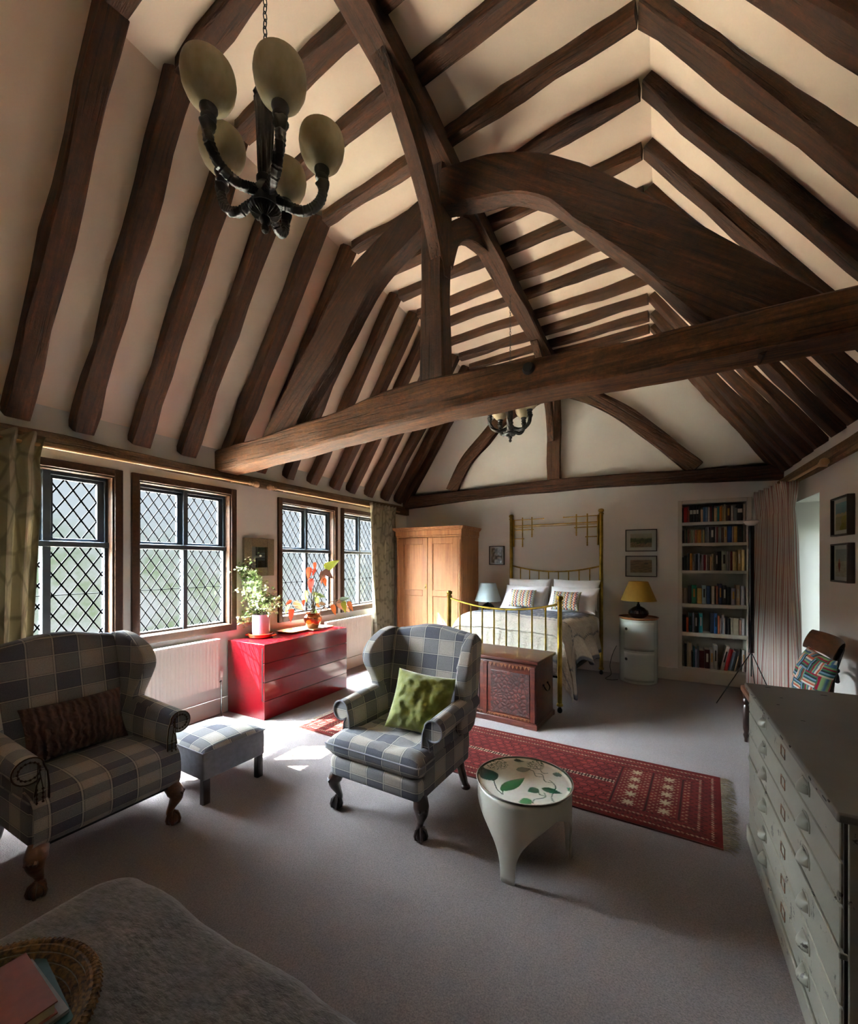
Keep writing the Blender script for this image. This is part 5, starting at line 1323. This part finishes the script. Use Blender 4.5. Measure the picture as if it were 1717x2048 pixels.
# local: faces -y (world -x after the turn)
MB().rbox((0, 0, .455), (.57, .50, .05), .012, 2).build('seat', 'leg_brown', r)
for sx in (-1, 1):
    MB().lathe([(.012, 0), (.014, .03), (.022, .06), (.016, .08), (.024, .12), (.026, .3), (.018, .32), (.028, .345), (.028, .36), (.02, .375), (.026, .42)], (sx*.25, -.215, 0), 16).build('leg', 'leg_dark', r)
    MB().tube(spline([(sx*.25, .30, 0), (sx*.25, .24, .22), (sx*.25, .2, .44), (sx*.26, .2, .70), (sx*.27, .25, .94)], 5), [.018]*21, 10).build('rear_post', 'leg_dark', r)
def fn(u, v):
    a = 2*u-1; b = v*2*PI; hh = .075; d = .018
    return V((.34*a, .235+.05*(1-a*a)*1.0-.02+d*math.cos(b)+.03*(math.sin(b)), .915+hh*math.sin(b)))
MB().grid(lambda u, v: fn(u, v), 24, 17).build('top_rail', 'leg_brown', r)
x_ = MB()
x_.tube(spline([(-.24, .235, .70), (-.12, .262, .725), (0, .27, .71), (.12, .262, .725), (.24, .235, .70)], 5), .014, 8)
for k in range(5): x_.sphere((-.12+.06*k, .262, .755+.01*(k % 2)), .022, 10)
x_.tube([(-.13, .262, .78), (.13, .262, .78)], .012, 8)
x_.build('carved_splat', 'leg_dark', r)
PW = ['8a2038', 'c9c4b8', '2a5a5c', '3e6a4a', '4a6a86', 'b8a890', '26303c', '7a9a6a', 'b0563c', '6c88a0']
def patch_col(i, c):
    bx, bz = math.floor((c.x+1)/.105), math.floor((c.z+1)/.095); vert = (bx+bz) % 2
    k = math.floor(((c.x if vert else c.z)+1)/.0115); return PW[int((k*7+bx*3+bz*5) % 10)]
pillow('cushion', .40, .37, .14, 'paint_matt', MX((.985, 4.05, .71), -16, 4, -82), 'multicoloured patchwork striped cushion on the mahogany chair', seed=21, n=100, color=patch_col)

# ------------------------------------------------------------------ plan chest
px0, px1, py0, py1, pz = .443, 1.235, 1.54, 2.921, .872
r = thing('plan_chest', 'chipped cream-painted plan chest of shallow drawers against the right wall', 'chest of drawers', ((px0+px1)/2, (py0+py1)/2, 0))
MB().box(px0+.012, px1, py0+.02, py1-.012, .07, pz-.03).build('carcass', 'worn', r, ws=True, bevel=.003)
MB().box(px0-.012, px1, py0, py1+.006, 0, .085).build('plinth', 'worn', r, ws=True, bevel=.006)
MB().box(px0-.02, px1+.01, py0-.01, py1+.012, pz-.028, pz).build('top', 'worn_top', r, ws=True, bevel=.006)
e = MB(); random.seed(8)
def tl2(y, rr): return V((px0-.0195, y, pz-.004+random.uniform(-.02, .004)))
y = py0
while y < py1:
    L_ = random.uniform(.01, .05); y2 = min(py1, y+L_)
    if random.random() < .5: e.rbox((px0-.0185, (y+y2)/2, pz-.004+random.uniform(-.012, .002)), (.005, L_, random.uniform(.004, .010)), .002, 1)
    y += L_*1.5
for _ in range(26): e.rbox((random.uniform(px0, px1), random.uniform(py0, py1), pz), (random.uniform(.004, .03), random.uniform(.004, .016), .0012), .0005, 1)
e.build('paint_chips', 'chip', r, ws=True)['kind'] = 'stuff'
MB().box(px0+.004, px0+.0125, py0+.024, py1-.014, .088, .842).build('shadow_gap', 'chip', r, ws=True)  # dark panel painting the shade in the gaps between drawer fronts
MB().box(px0-.008, px0+.012, py0+.02, py1-.012, .457, .475).build('mid_rail', 'worn', r, ws=True, bevel=.003)
for z0, z1 in [(.724, .839), (.602, .718), (.480, .596), (.320, .454), (.195, .314), (.09, .189)]:
    d = MB().box(px0-.004, px0+.02, py0+.03, py1-.02, z0, z1).build('drawer', 'worn', r, ws=True, bevel=.004)
    zc = (z0+z1)/2+.004
    for yy in (1.87, 2.51):
        h = MB()
        def fn(u, v, yy=yy, zc=zc):
            a = PI*u; b = v*PI/2; return V((px0-.004-.030*math.sin(b)*1.0*math.sin(a)**.5 if False else px0-.004-.028*math.cos(b)*math.sin(a), yy+.034*math.cos(a), zc-.012+.036*math.sin(b)))
        h.grid(fn, 16, 8); h.tube([(px0-.005, yy-.04, zc-.014), (px0-.005, yy-.042, zc+.01), (px0-.005, yy-.03, zc+.03), (px0-.005, yy, zc+.036), (px0-.005, yy+.03, zc+.03), (px0-.005, yy+.042, zc+.01), (px0-.005, yy+.04, zc-.014)], .003, 6)
        h.v = [V(p)-V((r.location.x, r.location.y, 0)) for p in h.v]
        hh = h.build('cup_handle', 'worn', d, fixn=False)
        md = hh.modifiers.new('solid', 'SOLIDIFY'); md.thickness = .003
    l = MB(); yy = 2.17; s1, s2 = .030, .021
    for y0, y1, za, zb2 in [(yy-s1, yy+s1, zc+s2-.003, zc+s2), (yy-s1, yy+s1, zc-s2, zc-s2+.003), (yy-s1, yy-s1+.003, zc-s2, zc+s2), (yy+s1-.003, yy+s1, zc-s2, zc+s2)]: l.box(px0-.007, px0-.003, y0, y1, za, zb2)
    l.v = [V(p)-V((r.location.x, r.location.y, 0)) for p in l.v]
    l.build('label_holder', 'trunk_inlay', d)

# ------------------------------------------------------------------ ottoman with throw, basket and books
ox0, ox1, oy0, oy1, oz = -1.63, -.1, -.75, .785, .51
r = thing('ottoman', 'large low ottoman hidden under a grey throw at the lower left', 'ottoman', ((ox0+ox1)/2, (oy0+oy1)/2, 0))
MB().rbox(((ox0+ox1)/2, (oy0+oy1)/2, .28), (ox1-ox0-.06, oy1-oy0-.06, .38), .05, 3).build('cushion_block', 'grey_cloth', r, ws=True)
for x in (ox0+.12, ox1-.12):
    for y in (oy0+.12, oy1-.12): MB().lathe([(.02, 0), (.028, .1)], (x, y, 0), 12).build('leg', 'leg_dark', r, ws=True)
def fn(u, v):
    a, b = 2*u-1, 2*v-1; W_, D_ = (ox1-ox0)/2, (oy1-oy0)/2; dr = .34; rc = .05
    def m_(t_, H_):
        s_ = abs(t_)*(H_+dr); sg = 1 if t_ >= 0 else -1
        if s_ < H_-rc: return sg*s_, 0
        if s_ < H_+rc*.57: q = (s_-(H_-rc))/(rc*1.57)*PI/2; return sg*(H_-rc+rc*math.sin(q)), rc*(1-math.cos(q))
        return sg*(H_+.015*math.sin(s_*30)+.02*(s_-H_)), rc+s_-H_-rc*.57
    x, dx = m_(a, W_); y, dy = m_(b, D_); d = max(dx, dy) if min(dx, dy) < .03 else max(dx, dy)
    if min(dx, dy) > .03:
        x *= 1+.05*min(dx, dy); y *= 1+.05*min(dx, dy)
    wv = .010*nz(x*3, y*3, 1)+.004*nz(x*11, y*11, 5)
    rcx = .13; ex = abs(x)-(W_-rcx); ey = abs(y)-(D_-rcx)
    if ex > 0 and ey > 0:
        q_ = math.hypot(ex, ey); m2 = max(ex, ey); k_ = m2/q_
        x = math.copysign(W_-rcx+ex*k_, x); y = math.copysign(D_-rcx+ey*k_, y)
    return V(((ox0+ox1)/2+x+wv, (oy0+oy1)/2+y+wv, max(.10, oz+wv-d)))
tag(MB().grid(fn, 120, 120).build('wool_throw', 'throw', fixn=False, ang=80), 'brushed grey wool throw draped over the ottoman, lower left', 'throw')
tag(MB().tube(spline([(-1.60, .80, .41), (-1.50, .825, .45), (-1.40, .82, .445), (-1.33, .83, .40)], 5), [.02]*6+[.03]*6+[.024]*4, 12).build('throw_fold', 'throw'), 'rolled grey fold of blanket at the far corner of the ottoman', 'blanket') if False else None
r = thing('rush_basket', 'round coiled rush basket on the grey throw at the lower left', 'basket', (-1.255, .275, .508))
b = MB()
for k in range(17):
    rr = .012+k*.0138; z = .006 if rr < .17 else .006+(rr-.17)*.9
    b.tube([V((rr*math.cos(t_*2*PI/56), rr*math.sin(t_*2*PI/56), z)) for t_ in range(56)], .0085, 6, closed=True)
b.build('coils', 'basket', r)
b = MB(); b.tube([V((.244*math.cos(t_*2*PI/72), .244*math.sin(t_*2*PI/72), .064)) for t_ in range(72)], .009, 8, closed=True)
for k in range(120):
    a = k*2*PI/120; b.tube([V(((.244+.010*math.cos(q))*math.cos(a+.01*q), (.244+.010*math.cos(q))*math.sin(a+.01*q), .064+.010*math.sin(q))) for q in [i*2*PI/6 for i in range(6)]], .002, 4, closed=True)
b.build('rim', 'basket', r)
def flat_book(label, c, w, d, h, rz, color, z0):
    mb = MB(); k = .003
    mb.box(-w/2, w/2, -d/2, d/2, 0, k, 0); mb.box(-w/2, w/2, -d/2, d/2, h-k, h, 0); mb.box(-w/2, -w/2+k, -d/2, d/2, 0, h, 0)
    mb.box(-w/2+k, w/2-.005, -d/2+.004, d/2-.004, k, h-k, 1)
    o = mb.build('book', ['cover', 'pages'], loc=(0, 0, 0), smooth=False, fixn=False); o.location = (c[0], c[1], z0); o.rotation_euler = (0, 0, R(rz)); o.color = (*srgb(color), 1)
    return tag(o, label, 'book', 'books in the basket')
flat_book('teal patterned book under the others in the rush basket', (-1.25, .365), .25, .18, .035, -8, '1e4a50', .526)
flat_book('pale grey booklet between the two books in the rush basket', (-1.253, .36), .225, .165, .008, -3, '7c7c7e', .5615)
flat_book('salmon pink book on top in the rush basket', (-1.256, .35), .21, .155, .028, -4, '7d4034', .570)
